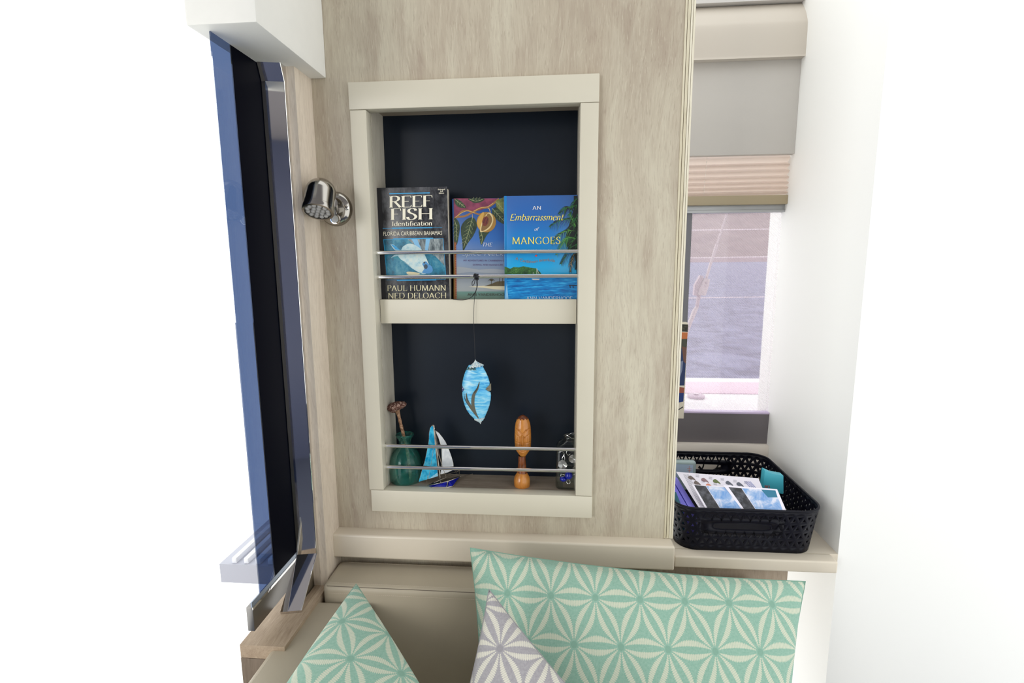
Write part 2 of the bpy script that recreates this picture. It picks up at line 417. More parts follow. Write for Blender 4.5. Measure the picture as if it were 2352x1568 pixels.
# galley counter behind the rail
MB().box(.2625,BKX,.0205,.40,-.6535,-.6275).build('trim_5', RAIL, kind='structure')
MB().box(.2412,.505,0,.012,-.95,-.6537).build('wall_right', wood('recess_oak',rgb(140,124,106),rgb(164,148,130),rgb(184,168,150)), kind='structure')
# door: steel jamb, black-edged glass, track
door = empty('door_1', (-.543,-.17,-.95), kind='structure')
prof = [(-.093,.3775),(-.078,.337),(-.079,-.612),(-.158,-.6885),(-.158,-.6925),(-.03,-.6925),(-.03,.3775)]
mb = MB(); a = [mb.vert((-.503,y,z)) for y,z in prof]; b = [mb.vert((-.5432,y-(.0085 if i < 5 else 0),z)) for i,(y,z) in enumerate(prof)]
for i in range(7): mb.face((a[i],a[(i+1)%7],b[(i+1)%7],b[i]))
for q in ((0,1,6),(1,5,6),(1,2,5),(2,3,5),(3,4,5)): mb.face([a[i] for i in q]); mb.face([b[i] for i in reversed(q)])
mb.build('jamb', STEEL, door)
MB().tube([(-.5033,y-.0004,z) for y,z in prof[:4]], .0011, 8).build('jamb_edge', CHROME, door, smooth=20)
MB().box(-.5465,-.5445,-.172,-.06,-.606,.366).build('glass_border', BLACKG, door)
GL = NT('tinted_door_glass')
gtr = GL.add('ShaderNodeBsdfTransparent'); gtr.inputs[0].default_value = (.26,.33,.48,1)
ggl = GL.add('ShaderNodeBsdfGlossy'); ggl.inputs['Roughness'].default_value = .01
gm = GL.add('ShaderNodeMixShader'); gm.inputs[0].default_value = .12
GL.link(gtr.outputs[0], gm.inputs[1]); GL.link(ggl.outputs[0], gm.inputs[2]); GL.link(gm.outputs[0], GL.out.inputs[0])
MB().box(-.5465,-.5445,-.224,-.1722,-.606,.366).build('glass_pane', GL.m, door)
MB().box(-.5463,-.5440,-.252,-.081,-.6165,-.6065).build('glass_seal', M('seal_grey',rgb(150,160,175),.3,.6), door)
MB().box(-.556,-.543,-.252,-.081,-.664,-.617).build('track_face', M('track_metal',(.26,.25,.24,1),.35,1), door, bevel=.001)
MB().box(-.5437,-.5427,-.252,-.083,-.6215,-.6165).build('track_bead', CHROME, door)
for i, x in enumerate((-.585,-.615,-.645,-.675,-.705,-.735,-.765)):
    MB().box(x-.006,x+.006,.025,.50,-.712,-.698).build('track_rail', M('track_rail_alu',rgb(236,238,244),.4,.1), door, bevel=.002)
MB().box(-.80,-.557,.02,.50,-.76,-.712).build('threshold', M('threshold_grey',rgb(190,192,204),.5), door)
MB().box(-.575,-.4885,-.252,-.02,-.72,-.693).build('sill_board', OAKY, door, bevel=.001)
# cockpit seen through the door glass

# ------------------------------------------------------------------ galley window
win = empty('window_1', (.40,.42,-.43), kind='structure')
WY = .42
zw0 = at(1650,943,WY).z; zw1 = at(1650,488,WY).z; zl = at(1650,1015,WY).z; xr = BKX
ALU = M('window_aluminium',rgb(176,178,180),.35,.3)
za, zb = at(1650,471,WY-.01).z, at(1650,489,WY-.01).z
MB().box(.07,xr,WY-.012,WY+.01,zb+.006,za).build('frame_head', ALU, win, bevel=.001)
MB().box(.07,xr,WY-.016,WY+.01,zb,zb+.0065).build('frame_bead', ALU, win, bevel=.001)
xj = at(1592,600,WY).x
MB().box(.07,at(1583,600,WY).x,WY-.012,WY+.01,zw0,zb).build('frame_jamb', M('jamb_grey',rgb(112,112,118),.4), win, bevel=.001)
MB().box(.07,xr,WY-.010,WY+.012,zw0-.006,zw0).build('frame_lip', M('lilac_lip',rgb(206,190,220),.35), win, bevel=.002)
SC = NT('insect_screen_mesh')
wv = SC.add('ShaderNodeTexWave', wave_type='BANDS', bands_direction='DIAGONAL'); wv.inputs['Scale'].default_value = 90; SC.link(SC.coord(), wv.inputs['Vector'])
sf = SC.math('MULTIPLY_ADD', wv.outputs['Fac'], .10, .20)
tr = SC.add('ShaderNodeBsdfTransparent'); tl = SC.add('ShaderNodeBsdfTranslucent'); tl.inputs[0].default_value = (.92,.80,.90,1)
df = SC.add('ShaderNodeBsdfDiffuse'); df.inputs[0].default_value = (.92,.82,.92,1)
m1 = SC.add('ShaderNodeMixShader'); m1.inputs[0].default_value = .4; SC.link(tl.outputs[0], m1.inputs[1]); SC.link(df.outputs[0], m1.inputs[2])
m2 = SC.add('ShaderNodeMixShader'); SC.link(sf, m2.inputs[0]); SC.link(tr.outputs[0], m2.inputs[1]); SC.link(m1.outputs[0], m2.inputs[2]); SC.link(m2.outputs[0], SC.out.inputs[0])
MB().quad((.28,WY+.004,zw0),(xr,WY+.004,zw0),(xr,WY+.004,zb),(.28,WY+.004,zb)).build('insect_screen', SC.m, win)
PG = NT('clear_window_glass'); a_ = PG.add('ShaderNodeBsdfTransparent'); b_ = PG.add('ShaderNodeBsdfGlossy'); b_.inputs['Roughness'].default_value = .02
c_ = PG.add('ShaderNodeMixShader'); c_.inputs[0].default_value = .05; PG.link(a_.outputs[0], c_.inputs[1]); PG.link(b_.outputs[0], c_.inputs[2]); PG.link(c_.outputs[0], PG.out.inputs[0])
MB().box(.28,xr,WY+.014,WY+.018,zw0,zb).build('pane', PG.m, win)
MB().prism([(.07,WY-.008,zw0-.006),(.07,WY-.004,zl),(.07,WY+.03,zl),(.07,WY+.03,zw0-.006)],(xr-.07,0,0)).build('trim_6', M('under_window_shade_grey',rgb(112,107,110),.45), kind='structure')  # dark grey puts the shade under the window into the colour
MB().box(.07,xr,WY-.02,WY+.03,-.70,zl-.0005).build('trim_7', M('backsplash_beige',rgb(244,236,226),.5), bevel=.001, kind='structure')
# upper galley panels
YP = .372
zp0, zp1 = at(1680,356,YP).z, at(1680,137,YP).z
MB().box(.07,BKX,YP,YP+.02,zp0,zp1).build('trim_8', M('white_headliner',rgb(199,195,190),.7,var=.01,vscale=20,bump=.2,bscale=700), bevel=.0015, kind='structure')
zz = [0,0,0,at(1680,14,YP+.02).z]
pp = cr([(YP+.02,at(1680,134,YP-.02).z),(YP-.018,at(1680,134,YP-.02).z),(YP-.02,at(1680,129,YP-.02).z),(YP-.020,at(1680,66,YP-.02).z),(YP-.014,at(1680,48,YP-.014).z),(YP-.001,at(1680,30,YP-.001).z),(YP+.02,zz[3])],4)
MB().prism([(.07,p[0],p[1]) for p in pp]+[(.07,YP+.05,zz[3])],(BKX-.07,0,0),tri=True).build('trim_9', M('pelmet_cream',rgb(202,194,183),.35), smooth=50, kind='structure')
MB().box(.07,BKX,YP+.001,YP+.12,zz[3]+.001,zz[3]+.05).build('ceiling', M('ceiling_grey',rgb(205,202,200),.6), kind='structure')
# pleated blind
YBd = .402
bl = empty('pleated_blind', (.45,YBd,at(1680,460,YBd).z), 'pink-beige pleated window blind pulled up above the galley window', 'blind')
ys = [352,372,386,401,414,426,437,447]
mb = MB(); sl = [at(1590,y+7,YBd).z for y in ys]; s2 = [at(1764,y,YBd).z for y in ys]
x0b, x1b = .10, BKX
rows = []
for i in range(len(ys)):
    rows.append((sl[i], s2[i], YBd+(.006 if i % 2 else -.006)))
    if i < len(ys)-1:
        pass
fine_rows = []
for i in range(len(ys)-1):
    fine_rows.append((sl[i], s2[i], YBd+.008)); fine_rows.append(((sl[i]*.45+sl[i+1]*.55),(s2[i]*.45+s2[i+1]*.55), YBd-.008))
fine_rows.append((sl[-1], s2[-1], YBd+.004))
for i in range(len(fine_rows)-1):
    a, b = fine_rows[i], fine_rows[i+1]
    mb.quad((x0b,a[2],a[0]),(x1b,a[2],a[1]),(x1b,b[2],b[1]),(x0b,b[2],b[0]))
BLM = NT('blind_fabric'); BLM.b.inputs['Subsurface Weight'].default_value = 0
BLM.fin(rgb(226,214,204), .75)
tlb = BLM.add('ShaderNodeBsdfTranslucent'); tlb.inputs[0].default_value = rgb(238,224,214); mxb = BLM.add('ShaderNodeMixShader'); mxb.inputs[0].default_value = .5
BLM.link(BLM.b.outputs[0], mxb.inputs[1]); BLM.link(tlb.outputs[0], mxb.inputs[2]); BLM.link(mxb.outputs[0], BLM.out.inputs[0])
mb.build('pleated_fabric', BLM.m, bl, weld=True)
zc0, zc1 = at(1680,471,YBd).z, at(1680,450,YBd).z
MB().box(x0b,x1b,YBd-.010,YBd+.008,zc0,zc1).build('bottom_rail', M('olive_beige_rail',rgb(168,154,126),.4), bl, bevel=.002)
mb = MB()
for k, y in enumerate((372,387,402,417,432)): mb.ball(at(1623-k*1.5,y,YBd-.010), .0013, 8)
mb.tube([at(1624,356,YBd-.0095), at(1617,447,YBd-.0095)], .0004, 5)
mb.build('cord_eyelets', M('eyelet_white',rgb(235,228,220),.3), bl)

# ------------------------------------------------------------------ outside
WT = NT('lagoon_water')
n1 = WT.noise(WT.coord(scale=(.5,1.6,1)), 3, 5, .6, .5)
WT.bump(n1, .9, .3)
n2 = WT.noise(WT.coord(scale=(.9,.75,1)), 1.1, 7, .72, 1.2)
WT.fin(WT.mix(WT.ramp(n2,[(.38,0.),(.62,1.)]), rgb(80,79,112), rgb(130,130,164)), .5, 0, .15)
MB().quad((.1,1.9,-2.3),(2500,1.9,-2.3),(2500,3200,-2.3),(-1000,3200,-2.3)).build('sea', WT.m, kind='structure')
HL = NT('dry_hillside'); hn = HL.noise(HL.coord(scale=(1,1,2)), .02, 5, .65)
HL.fin(HL.mix(HL.ramp(hn,[(.35,0.),(.7,1.)]), rgb(120,104,106), rgb(138,122,122)), .9)
hb = MB(); D_ = 1900
ztop = at(1700,430,D_).z
hb.grid(60, 6, lambda u,v: (-700+u*3050, D_+v*500, -2.3+(ztop+2.3)*(v**.6)*(1+.08*math.sin(u*17)+.04*math.sin(u*43+2))))
hb.build('hillside', HL.m, kind='structure', smooth=60)
bb = MB().box(-650,2300,D_-12,D_-2,-2.3,at(1700,590,D_).z+.0)
bb.build('beach', M('pale_beach',rgb(158,138,142),.8), kind='structure')
zd = at(1650,946,WY+.05).z-.004
yd = at(1700,868,Z=zd).y
dk = MB().box(.2,2.6,WY+.035,yd,zd-.05,zd)
dk.build('side_deck', M('deck_gelcoat',rgb(238,232,236),.45), bevel=.004, kind='structure')
yp0, yp1 = at(1700,905,Z=zd).y, at(1700,879,Z=zd).y
MB().box(.25,2.5,yp0,yp1,zd+.0002,zd+.003).build('deck_band', M('deck_recess_shade',rgb(226,196,214),.5), bevel=.001, kind='structure')  # pinkish strip stands for the shaded toe recess of the deck
c0 = at(1599,906,Z=zd+.01)
ft = empty('deck_filler_cap', (c0.x,c0.y,zd), 'round mauve cap set in the white side deck outside the window', 'deck fitting')
MB().lathe([(0,.001),(.026,.001),(.028,.003),(.028,.008),(.024,.0105),(.012,.011),(0,.011)],28,(c0.x,c0.y,zd)).build('cap_disc', M('cap_mauve',rgb(196,172,190),.4), ft, smooth=40)
MB().lathe([(.006,.0112),(.0085,.0125),(.009,.0145),(.006,.0155),(.003,.014),(0,.013)],20,(c0.x,c0.y,zd)).build('cap_hub', M('cap_hub_pink',rgb(232,214,226),.4), ft, smooth=40)
XST = at(1790,600,yd-.03).x+.25
MB().tube([(XST,yd-.03,zd),(XST,yd-.03,.12)], .0125, 16).build('stanchion', M('stanchion_steel',(.6,.6,.62,1),.2,1), label='steel stanchion at the deck edge carrying the lifelines, hidden beyond the bulkhead', cat='post', smooth=60)
ROPE = M('lifeline_white',rgb(214,200,208),.5)
for yy, nm, r_ in ((527.5,'upper lifeline wire strung across the galley window view, level with the hillside',.0019),(591,'middle lifeline wire crossing the view at the shoreline',.0020),(683,'lowest lifeline wire crossing the view over open water',.0016)):
    YY = yd-.03; a = at(1560,yy+1.5,YY); b = at(1790,yy-2,YY); b = b+(b-a)*((XST-b.x)/(b.x-a.x))
    pts = [a.lerp(b, i/60) for i in range(61)]
    MB().tube(pts, [r_*(1+.25*math.sin(i*2.4)) for i in range(61)], 8).build('lifeline', ROPE, label=nm, cat='wire', smooth=60)
YS = .72
st = empty('rigging_stay', at(1575,745,YS), 'steel stay with turnbuckle slanting across the window view', 'rigging')
RG = M('rigging_pinkish_steel',rgb(196,180,186),.35,.2)
MB().tube([at(1676,470,YS),at(1647,560,YS)], .0032, 8).build('wire', RG, st, smooth=60)
MB().tube([at(1647,560,YS),at(1632,606,YS),at(1622,640,YS)], [.0052,.0048,.0042], 10).build('swage_terminal', RG, st, smooth=60)
mb = MB(); q = [(1609,632),(1617,634),(1601,680),(1594,678),(1596,655)]
mb.prism([at(x,y,YS-.012) for x,y in q], (0,.02,0)); mb.build('toggle_cover', M('toggle_pink',rgb(176,154,166),.4), st, bevel=.001)
mb = MB(); q = [(1618,639),(1631,641),(1629,655),(1621,679),(1603,677),(1608,660)]
mb.prism([at(x,y,YS-.016) for x,y in q], (0,.024,0)); mb.build('toggle_plate', RG, st, bevel=.001)
mb = MB(); mb.ball(at(1623,649,YS-.018),.0035,10); mb.ball(at(1620,656,YS-.018),.003,10); mb.build('toggle_bolt', M('bolt_mauve',rgb(180,160,170),.3,.5), st)
MB().tube([at(1606,676,YS),at(1600,708,YS)], .0062, 10).build('screw_rod', M('toggle_pink',rgb(1,1,1)), st, smooth=60)
MB().tube([at(1601,704,YS),at(1595,715,YS),at(1585,740,YS),at(1575,770,YS),at(1566,800,YS),at(1566,800,YS)+(at(1566,800,YS)-at(1585,740,YS))*((at(1566,800,YS).z-zd)/(at(1585,740,YS).z-at(1566,800,YS).z))], [.006,.0085,.0075,.006,.005,.005], 10).build('turnbuckle_body', RG, st, smooth=60)

# ------------------------------------------------------------------ unseen cabin shell behind the camera, added for light and reflections
MB().box(-1.1,1.3,-2.8,.0,-1.40,-1.35).build('floor', M('cabin_floor_carpet',rgb(72,78,98),.8), kind='structure')  # floor added to block light from below, blue-grey for the jamb's reflection
mb = MB(M('unseen_dark_panel',(.10,.115,.19,1),.25)); mb.box(-1.3,-.62,-2.8,-2.74,-1.35,.80)  # dark panel out of view, added so the steel jamb mirrors navy
mb.build('wall_rear', kind='structure')
MB().box(-.62,.35,-2.8,-2.74,-1.35,.80).build('wall_rear', M('unseen_cream_panel',rgb(190,182,168),.5), kind='structure')  # invented cream stretch of wall, there for the lamp's reflection

MB().box(-1.3,.60,-2.8,-.35,.80,.85).build('ceiling', M('ceiling_vinyl',rgb(150,146,150),.6), kind='structure')  # unseen ceiling, its reach set for shading and reflections
# white bulkhead that closes the galley on the right
mb = MB(M('white_bulkhead',rgb(246,246,244),.55)); mb.box(BKX,3.2,.0205,.50,-1.35,1.4); mb.build('wall_right', kind='structure')

# ------------------------------------------------------------------ wall shelf unit
ws = empty('wall_shelf', ((XL+XR)/2,0,-.547), 'cream framed two-tier shelf niche with navy back panel let into the wood wall', 'shelf')
FB = .0155
MB().box(-.4078,.0845,F,FB,.3031,.3545).build('frame_rail', CREAM, ws, bevel=.0018)
MB().box(-.4033,.0848,F,FB,-.5468,-.4966).build('frame_rail', CREAM, ws, bevel=.0025)
MB().box(-.4068,XL,F,FB,-.4961,.3025).build('frame_stile', CREAM, ws, bevel=.0025)
MB().box(XR,.0842,F,FB,-.4961,.3025).build('frame_stile', CREAM, ws, bevel=.0018)
MB().box(XL-.011,XL+.0005,FB+.0002,YB,ZF-.006,ZT+.006).build('side_panel', wood('niche_side_oak',rgb(160,152,138),rgb(186,180,166),rgb(200,195,182)), ws)
MB().box(XR-.0005,XR+.011,FB+.0002,YB,ZF-.006,ZT+.006).build('side_panel', wood('niche_side_oak2',rgb(160,152,138),rgb(186,180,166),rgb(200,195,182)), ws)
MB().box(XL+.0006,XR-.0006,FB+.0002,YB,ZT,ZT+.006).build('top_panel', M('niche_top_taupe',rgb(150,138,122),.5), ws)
MB().box(XL+.0006,XR-.0006,FB+.0002,YB,ZF-.008,ZF).build('bottom_board', OAKX, ws)
MB().box(XL-.011,XR+.011,YB+.0002,YB+.008,ZF-.008,ZT+.006).build('back_panel', NAVY, ws)
MB().box(-.3725,.0475,.0158,.0275,-.1275,-.0755).build('shelf_lip', CREAM, ws, bevel=.002)
SHZ = -.089
MB().box(XL+.0006,XR-.0006,.0277,YB,SHZ-.02,SHZ).build('shelf_board', OAKX, ws)
for z0, z1 in ((.0232,.0226),(-.0275,-.0268),(-.4003,-.3990),(-.4500,-.4478)):
    a, b = Vector((XL,.008,z0)), Vector((XR,.008,z1))
    MB().tube([a,b], .0042, 20).build('guard_rod', CHROME, ws, smooth=40)

# ------------------------------------------------------------------ reading lamp
LC = at(772,480,0)
lamp = empty('reading_lamp', LC, 'nickel swivel reading lamp fixed to the wood wall left of the shelf', 'lamp')
MB().lathe([(0,.013),(.020,.0125),(.027,.0105),(.0315,.0075),(.0345,.0035),(.0352,.0),(.0,.0)],48,LC,(0,-1,0)).build('base_plate', NICKEL, lamp, smooth=50)
ax = Vector((0.02,-.45,-.89)).normalized()
HC = at(730,487,-.085)
r_ = .0292; Lc = .042
prof = [(r_*.86,.0005),(r_,.0),(r_*1.01,-.001),(r_*1.005,-.010),(r_*.985,-.0108),(r_*.985,-Lc)]
prof += [(r_*.985*math.cos(a), -Lc-r_*math.sin(a)) for a in [math.pi/2*i/10 for i in range(1,10)]]+[(0,-Lc-r_)]
prof = [(0,-.006),(r_*.86,-.006)]+prof
MB().lathe(prof,48,HC,ax).build('lamp_head', NICKEL, lamp, smooth=35)
ab = LC+Vector((-.002,-.012,-.004)); hb_ = HC-ax*.022+Vector((.022,.01,0))
MB().tube([ab, ab.lerp(hb_,.5), hb_], [.012,.0105,.0095], 20).build('swivel_arm', NICKEL, lamp, smooth=50)
MB().lathe([(0,.003),(.013,.001),(.0165,-.006),(.014,-.014),(0,-.018)],24,LC+Vector((-.002,-.014,-.003)),(0,-1,0)).build('swivel_ball', M('lamp_dark_metal',(.10,.09,.08,1),.15,1), lamp, smooth=50)
LENS = M('led_lens',(.75,.74,.72,1),.08,0,.8,trans=.55)
u_ = ax.cross(Vector((0,0,1))).normalized(); v_ = ax.cross(u_)
spots = [(0,0)]+[(.0095*math.cos(a),.0095*math.sin(a)) for a in [math.pi/3*i for i in range(6)]]+[(.0192*math.cos(a),.0192*math.sin(a)) for a in [math.pi/6*i for i in range(12)]]
MB().lathe([(0,-.004),(r_*.855,-.004),(r_*.855,-.005),(0,-.005)],32,HC,ax).build('reflector_disc', M('reflector_grey',(.30,.29,.28,1),.35,.7), lamp, smooth=40)
proto = None
for a, b in spots:
    c = HC+u_*a+v_*b-ax*.003
    if proto is None:
        proto = MB().lathe([(.0045,-.001),(.0046,.0012),(.0036,.0032),(.0018,.0042),(0,.0045)],14,c,ax).build('led_lens', LENS, lamp, smooth=60); c00 = c
    else:
        o = proto.copy(); link(o); o.location = c-c00
bc = at(771,503,-.012)
MB().lathe([(0,.004),(.0072,.004),(.0076,.003),(.0078,0)],28,bc,(0,-1,0)).build('switch_button', M('button_satin',(.62,.62,.58,1),.35,.4), lamp, smooth=40, label='round satin push switch')
MB().lathe([(.0078,.0),(.0082,.0042),(.0098,.0042),(.0102,0)],28,bc,(0,-1,0)).build('switch_ring', CHROME, lamp, smooth=40)
for x, y in ((795.5,477),):
    c = at(x,y,-.0115)
    s_ = MB().lathe([(0,.0012),(.0022,.0016),(.0046,.0008),(.0052,0)],16,c,(0,-1,0)).build('screw', STEEL, lamp, smooth=50)
    MB().box(c.x-.0022,c.x+.0022,c.y-.0019,c.y-.0012,c.z-.0005,c.z+.0005).box(c.x-.0005,c.x+.0005,c.y-.00195,c.y-.0012,c.z-.0022,c.z+.0022).build('screw_slot', BLACKP, s_)

# ------------------------------------------------------------------ books
PAGES = M('book_pages',rgb(226,218,200),.8)
def fan_pages(x0,x1,y0,y1,z0,z1): return MB().box(x0,x1,y0,y1,z0,z1)
def book(name, label, xl, xr_, Yf, zt, thick, cover_mat, spine_mat=None, group='books standing face out on the upper shelf', zb=SHZ):
    b = empty(name, ((xl+xr_)/2, Yf+thick/2, zb), label, 'book', group)
    c = .0014
    MB().box(xl,xr_,Yf,Yf+c,zb,zt).build('front_cover', cover_mat, b, bevel=.0004)
    MB().box(xl,xr_,Yf+thick-c,Yf+thick,zb,zt).build('back_cover', spine_mat or cover_mat, b, bevel=.0004)
    MB().box(xl,xl+c,Yf+c,Yf+thick-c,zb,zt).build('spine', spine_mat or cover_mat, b)
    MB().box(xl+c,xr_-.002,Yf+c+.0003,Yf+thick-c-.0003,zb+.002,zt-.003).build('page_block', PAGES, b)
    return b
def grad(name, stops, rough=.3, noise=.0, spec=.4):
    t = NT(name); c = t.add('ShaderNodeTexCoord'); s = t.add('ShaderNodeSeparateXYZ'); t.link(c.outputs['Generated'], s.inputs[0])
    col = t.ramp(s.outputs[2], stops)
    if noise:
        n = t.noise(t.coord(scale=(1,1,3)), 60, 4, .6); col = t.mix(t.math('MULTIPLY', n, noise), col, rgb(200,200,205))
    return t.fin(col, rough, 0, spec)
# reef fish guide
Y1 = .030
a1, a2 = at(864.5,432,Y1), at(1030,686,Y1)
t = NT('worn_black_cover'); n = t.noise(t.coord(scale=(1,1,.6)), 38, 6, .7); n2_ = t.noise(t.coord(scale=(6,6,1)), 60, 4, .7)
col = t.mix(t.ramp(n,[(.42,0.),(.72,1.)]), rgb(26,27,33), rgb(96,97,102)); col = t.mix(t.math('MULTIPLY', t.ramp(n2_,[(.6,0.),(.72,1.)]), .25), col, rgb(150,150,150))
BK = t.fin(col, .3, 0, .45)
b1 = book('book', 'worn dark paperback guide to reef fish with large white lettering, leftmost book', a1.x, at(1030,560,Y1).x, Y1, a1.z+.0005, .028, BK, M('spine_black',(.012,.012,.016,1),.35))
p = Print((0,Y1,0),(0,-1,0))
IV = M('print_ivory',rgb(232,226,206),.45); CYN = M('print_cyan',rgb(40,150,205),.4); IV2 = M('print_cream',rgb(214,206,170),.45)
TEAL = NT('print_teal_water'); tn = TEAL.noise(TEAL.coord(scale=(1,1,.7)), 55, 5, .65)
TEAL.fin(TEAL.ramp(tn,[(.3,rgb(10,62,84)),(.5,rgb(24,116,146)),(.7,rgb(90,150,165))]), .3)
FISHM = NT('print_pale_fish'); fn_ = FISHM.noise(FISHM.coord(), 70, 4, .6)
FISHM.fin(FISHM.ramp(fn_,[(.3,rgb(120,176,196)),(.5,rgb(186,208,210)),(.7,rgb(214,216,204))]), .35)
GREY = NT('print_coral_grey'); gn = GREY.noise(GREY.coord(scale=(1.5,1,.4)), 110, 5, .7); GREY.fin(GREY.ramp(gn,[(.35,rgb(60,72,80)),(.52,rgb(120,132,136)),(.72,rgb(176,184,184))]), .4)
p.poly([(863,437),(876,435),(887,690),(875,690)], M('cover_edge_black',(.008,.008,.012,1),.3), 1)
p.rib([(894.3,444.8),(987,442.8)], 2.4, CYN, 2)
p.poly([(881,550),(1018,547.5),(1024,630),(888.5,632)], TEAL.m, 2)
p.poly([(936,549),(1018,547.5),(1023,612),(1000,588),(975,577),(958,568)], GREY.m, 3)
p.poly([(945,549),(958,548.6),(970,576),(962,577)], M('print_light_blue',rgb(120,176,214),.4), 4)
p.poly([(978,548.5),(988,548.4),(982,580),(976,578)], M('print_light_blue',rgb(120,176,214),.4), 4)
p.rib([(881,550),(888.5,632)], .9, CYN, 5); p.rib([(1018,547.5),(1024,631)], .9, CYN, 5); p.rib([(881,550),(1018,547.5)], .8, CYN, 5)
p.rib([(903,548.4),(995,546.8)], 2.2, CYN, 6)
p.poly([(897,560),(908,564),(920,574),(926,566),(938,559.5),(950,561),(962,568),(971,576),(978,590),(984,604),(990,618),(984,626),(972,629),(960,624),(948,617),(934,606),(922,598),(908,592),(899,592),(905,586),(914,580),(905,572)], FISHM.m, 7, True)
p.poly([(897,560),(908,564),(919,574),(908,573)], CYN, 8); p.poly([(898,590),(914,588),(922,597),(907,594)], M('print_fin_teal',rgb(40,130,150),.4), 8)
p.poly([(935,624),(955,625),(965,629),(950,632),(937,630)], M('print_fin_cream',rgb(206,196,160),.4), 8, True)
p.poly([(970,606),(978,600),(984,606),(992,612),(994,622),(986,628),(970,626),(975,616)], M('print_face_blue',rgb(70,136,190),.4), 9, True)
p.ell(978,612,4.5,5.5, M('print_dark_mouth',rgb(44,66,84),.4), 10); p.ell(975,603,2.3,2.1, M('print_dark_mouth',rgb(44,66,84)), 10)
p.rib([(915,594),(930,602),(946,614)], 2.2, M('print_fin_teal',rgb(1,1,1)), 9, taper=True)
p.rib([(911.5,644),(1002,642.6)], 2.4, CYN, 4); p.rib([(888,642.5),(1024,641)], .8, CYN, 3)
p.rib([(879,524.4),(1015.5,522.4)], .8, CYN, 3); p.rib([(901,524),(993,522.6)], 2.4, CYN, 4)
p.build('cover_picture', b1)
p = Print((0,Y1-.0009,0),(0,-1,0)); 
p.text(nib_text('REEF',.078,.02,.12,-.03,.07),(893,476.5),(993,474.2),25.5,IV)
p.text(nib_text('FISH',.078,.02,.12,-.01,.07),(896,505),(995,503.2),25.5,IV)
p.text(nib_text('Identification',.06,.018,.1,.0,.05),(900,519),(993.5,517.4),10.3,IV)
p.text(sans_text('FLORIDA CARIBBEAN BAHAMAS',.0),(880.5,541.3),(1015.5,539.2),9.6,IV)
p.text(nib_text('PAUL HUMANN',.062,.018,.15,.02,.05),(889,667.8),(1025,667),12.6,IV2)
p.text(nib_text('NED DELOACH',.062,.018,.15,.02,.05),(891,685.5),(1026,684.4),12.6,IV2)
for i, (s_, x_) in enumerate((('Enlarged',1006),('3rd',1011),('Edition',1008))): p.text(sans_text(s_,.02),(x_,436.5+i*4.3),(1028-(x_-1006)-6,436+i*4.3),3.1,IV)
p.build('title_lettering', b1)

# spice book
Y2 = .047
BR = M('spine_gold',rgb(142,104,52),.4)
b2 = book('book', 'hardback with a leafy branch and split yellow fruit on its jacket, middle book partly covered', at(1041.5,600,Y2).x, at(1262,600,Y2).x, Y2, at(1100,455.5,Y2).z, .030,
          grad('jacket_spice',[(0,rgb(122,132,116)),(.12,rgb(96,136,128)),(.135,rgb(150,156,158)),(.30,rgb(128,138,152)),(.45,rgb(104,130,168)),(.62,rgb(40,96,166)),(.8,rgb(28,78,146)),(1,rgb(30,66,124))],.35), BR)
p = Print((0,Y2,0),(0,-1,0))
PLUM = NT('print_plum'); pn = PLUM.noise(PLUM.coord(),60,4); PLUM.fin(PLUM.ramp(pn,[(.35,rgb(96,36,62)),(.65,rgb(134,56,84))]),.4)
LEAF = NT('print_leaf'); l_ = LEAF.noise(LEAF.coord(scale=(1,1,1)),90,4); LEAF.fin(LEAF.ramp(l_,[(.35,rgb(18,38,26)),(.7,rgb(52,72,44))]),.4)
LEAF2 = NT('print_leaf_olive'); l2_ = LEAF2.noise(LEAF2.coord(),90,4); LEAF2.fin(LEAF2.ramp(l2_,[(.35,rgb(62,80,40)),(.7,rgb(128,132,66))]),.4)
VEIN = M('print_vein',rgb(150,156,110),.5); BRN = M('print_branch',rgb(142,98,52),.45); BRL = M('print_branch_light',rgb(196,156,96),.45)
p.poly([(1042,455.5),(1145,455.5),(1133,470),(1120,477),(1100,484),(1080,485),(1062,486),(1050,494),(1043,504)], PLUM.m, 2)
p.rib([(1043,502),(1052,495),(1060,486),(1072,483),(1086,487),(1100,492),(1110,489)], 3.6, BRN, 3); p.rib([(1043,502),(1052,498),(1068,496),(1086,487),(1104,478),(1120,476),(1134,467),(1146,456)], 4.4, BRN, 3)
p.rib([(1046,499),(1060,489),(1074,484),(1090,489)], 1.3, BRL, 4); p.rib([(1088,485),(1104,477),(1120,474.6),(1133,466)], 1.3, BRL, 4)
p.rib([(1120,477),(1124,480),(1126,488)], 1.6, BRL, 4); p.rib([(1085,492),(1085,501)], 1, BRL, 4)
def leaf(pts, m, vein, n=4):
    p.poly(pts, m, 5, True); p.rib(vein, .9, VEIN, 6)
    a, b = Vector(vein[0]), Vector(vein[-1]); d = (b-a).normalized(); nn = Vector((-d.y,d.x)); L = (b-a).length
    for i in range(1,n+1):
        c = a.lerp(b, i/(n+1.5))
        for sg in (-1,1): p.rib([c, c+nn*sg*L*.06+d*L*.05, c+nn*sg*L*.115+d*L*.12], .5, VEIN, 6)
leaf([(1085,499),(1071,504),(1060,518),(1059,535),(1062,556),(1064,575),(1074,559),(1087,541),(1095,522),(1093,507)], LEAF.m, [(1086,498),(1077,530),(1065,568)], 6)
leaf([(1043,503),(1052,507),(1056,520),(1054,540),(1049,562),(1043,551)], LEAF.m, [(1044,505),(1049,525),(1048,552)])
leaf([(1045,457),(1056,460),(1066,469),(1070,477),(1055,476),(1046,468)], LEAF.m, [(1045,458),(1057,467),(1068,476)],3)
leaf([(1076,456),(1112,456),(1104,464),(1090,466),(1082,462)], LEAF.m, [(1078,457),(1094,462),(1110,457)],3)
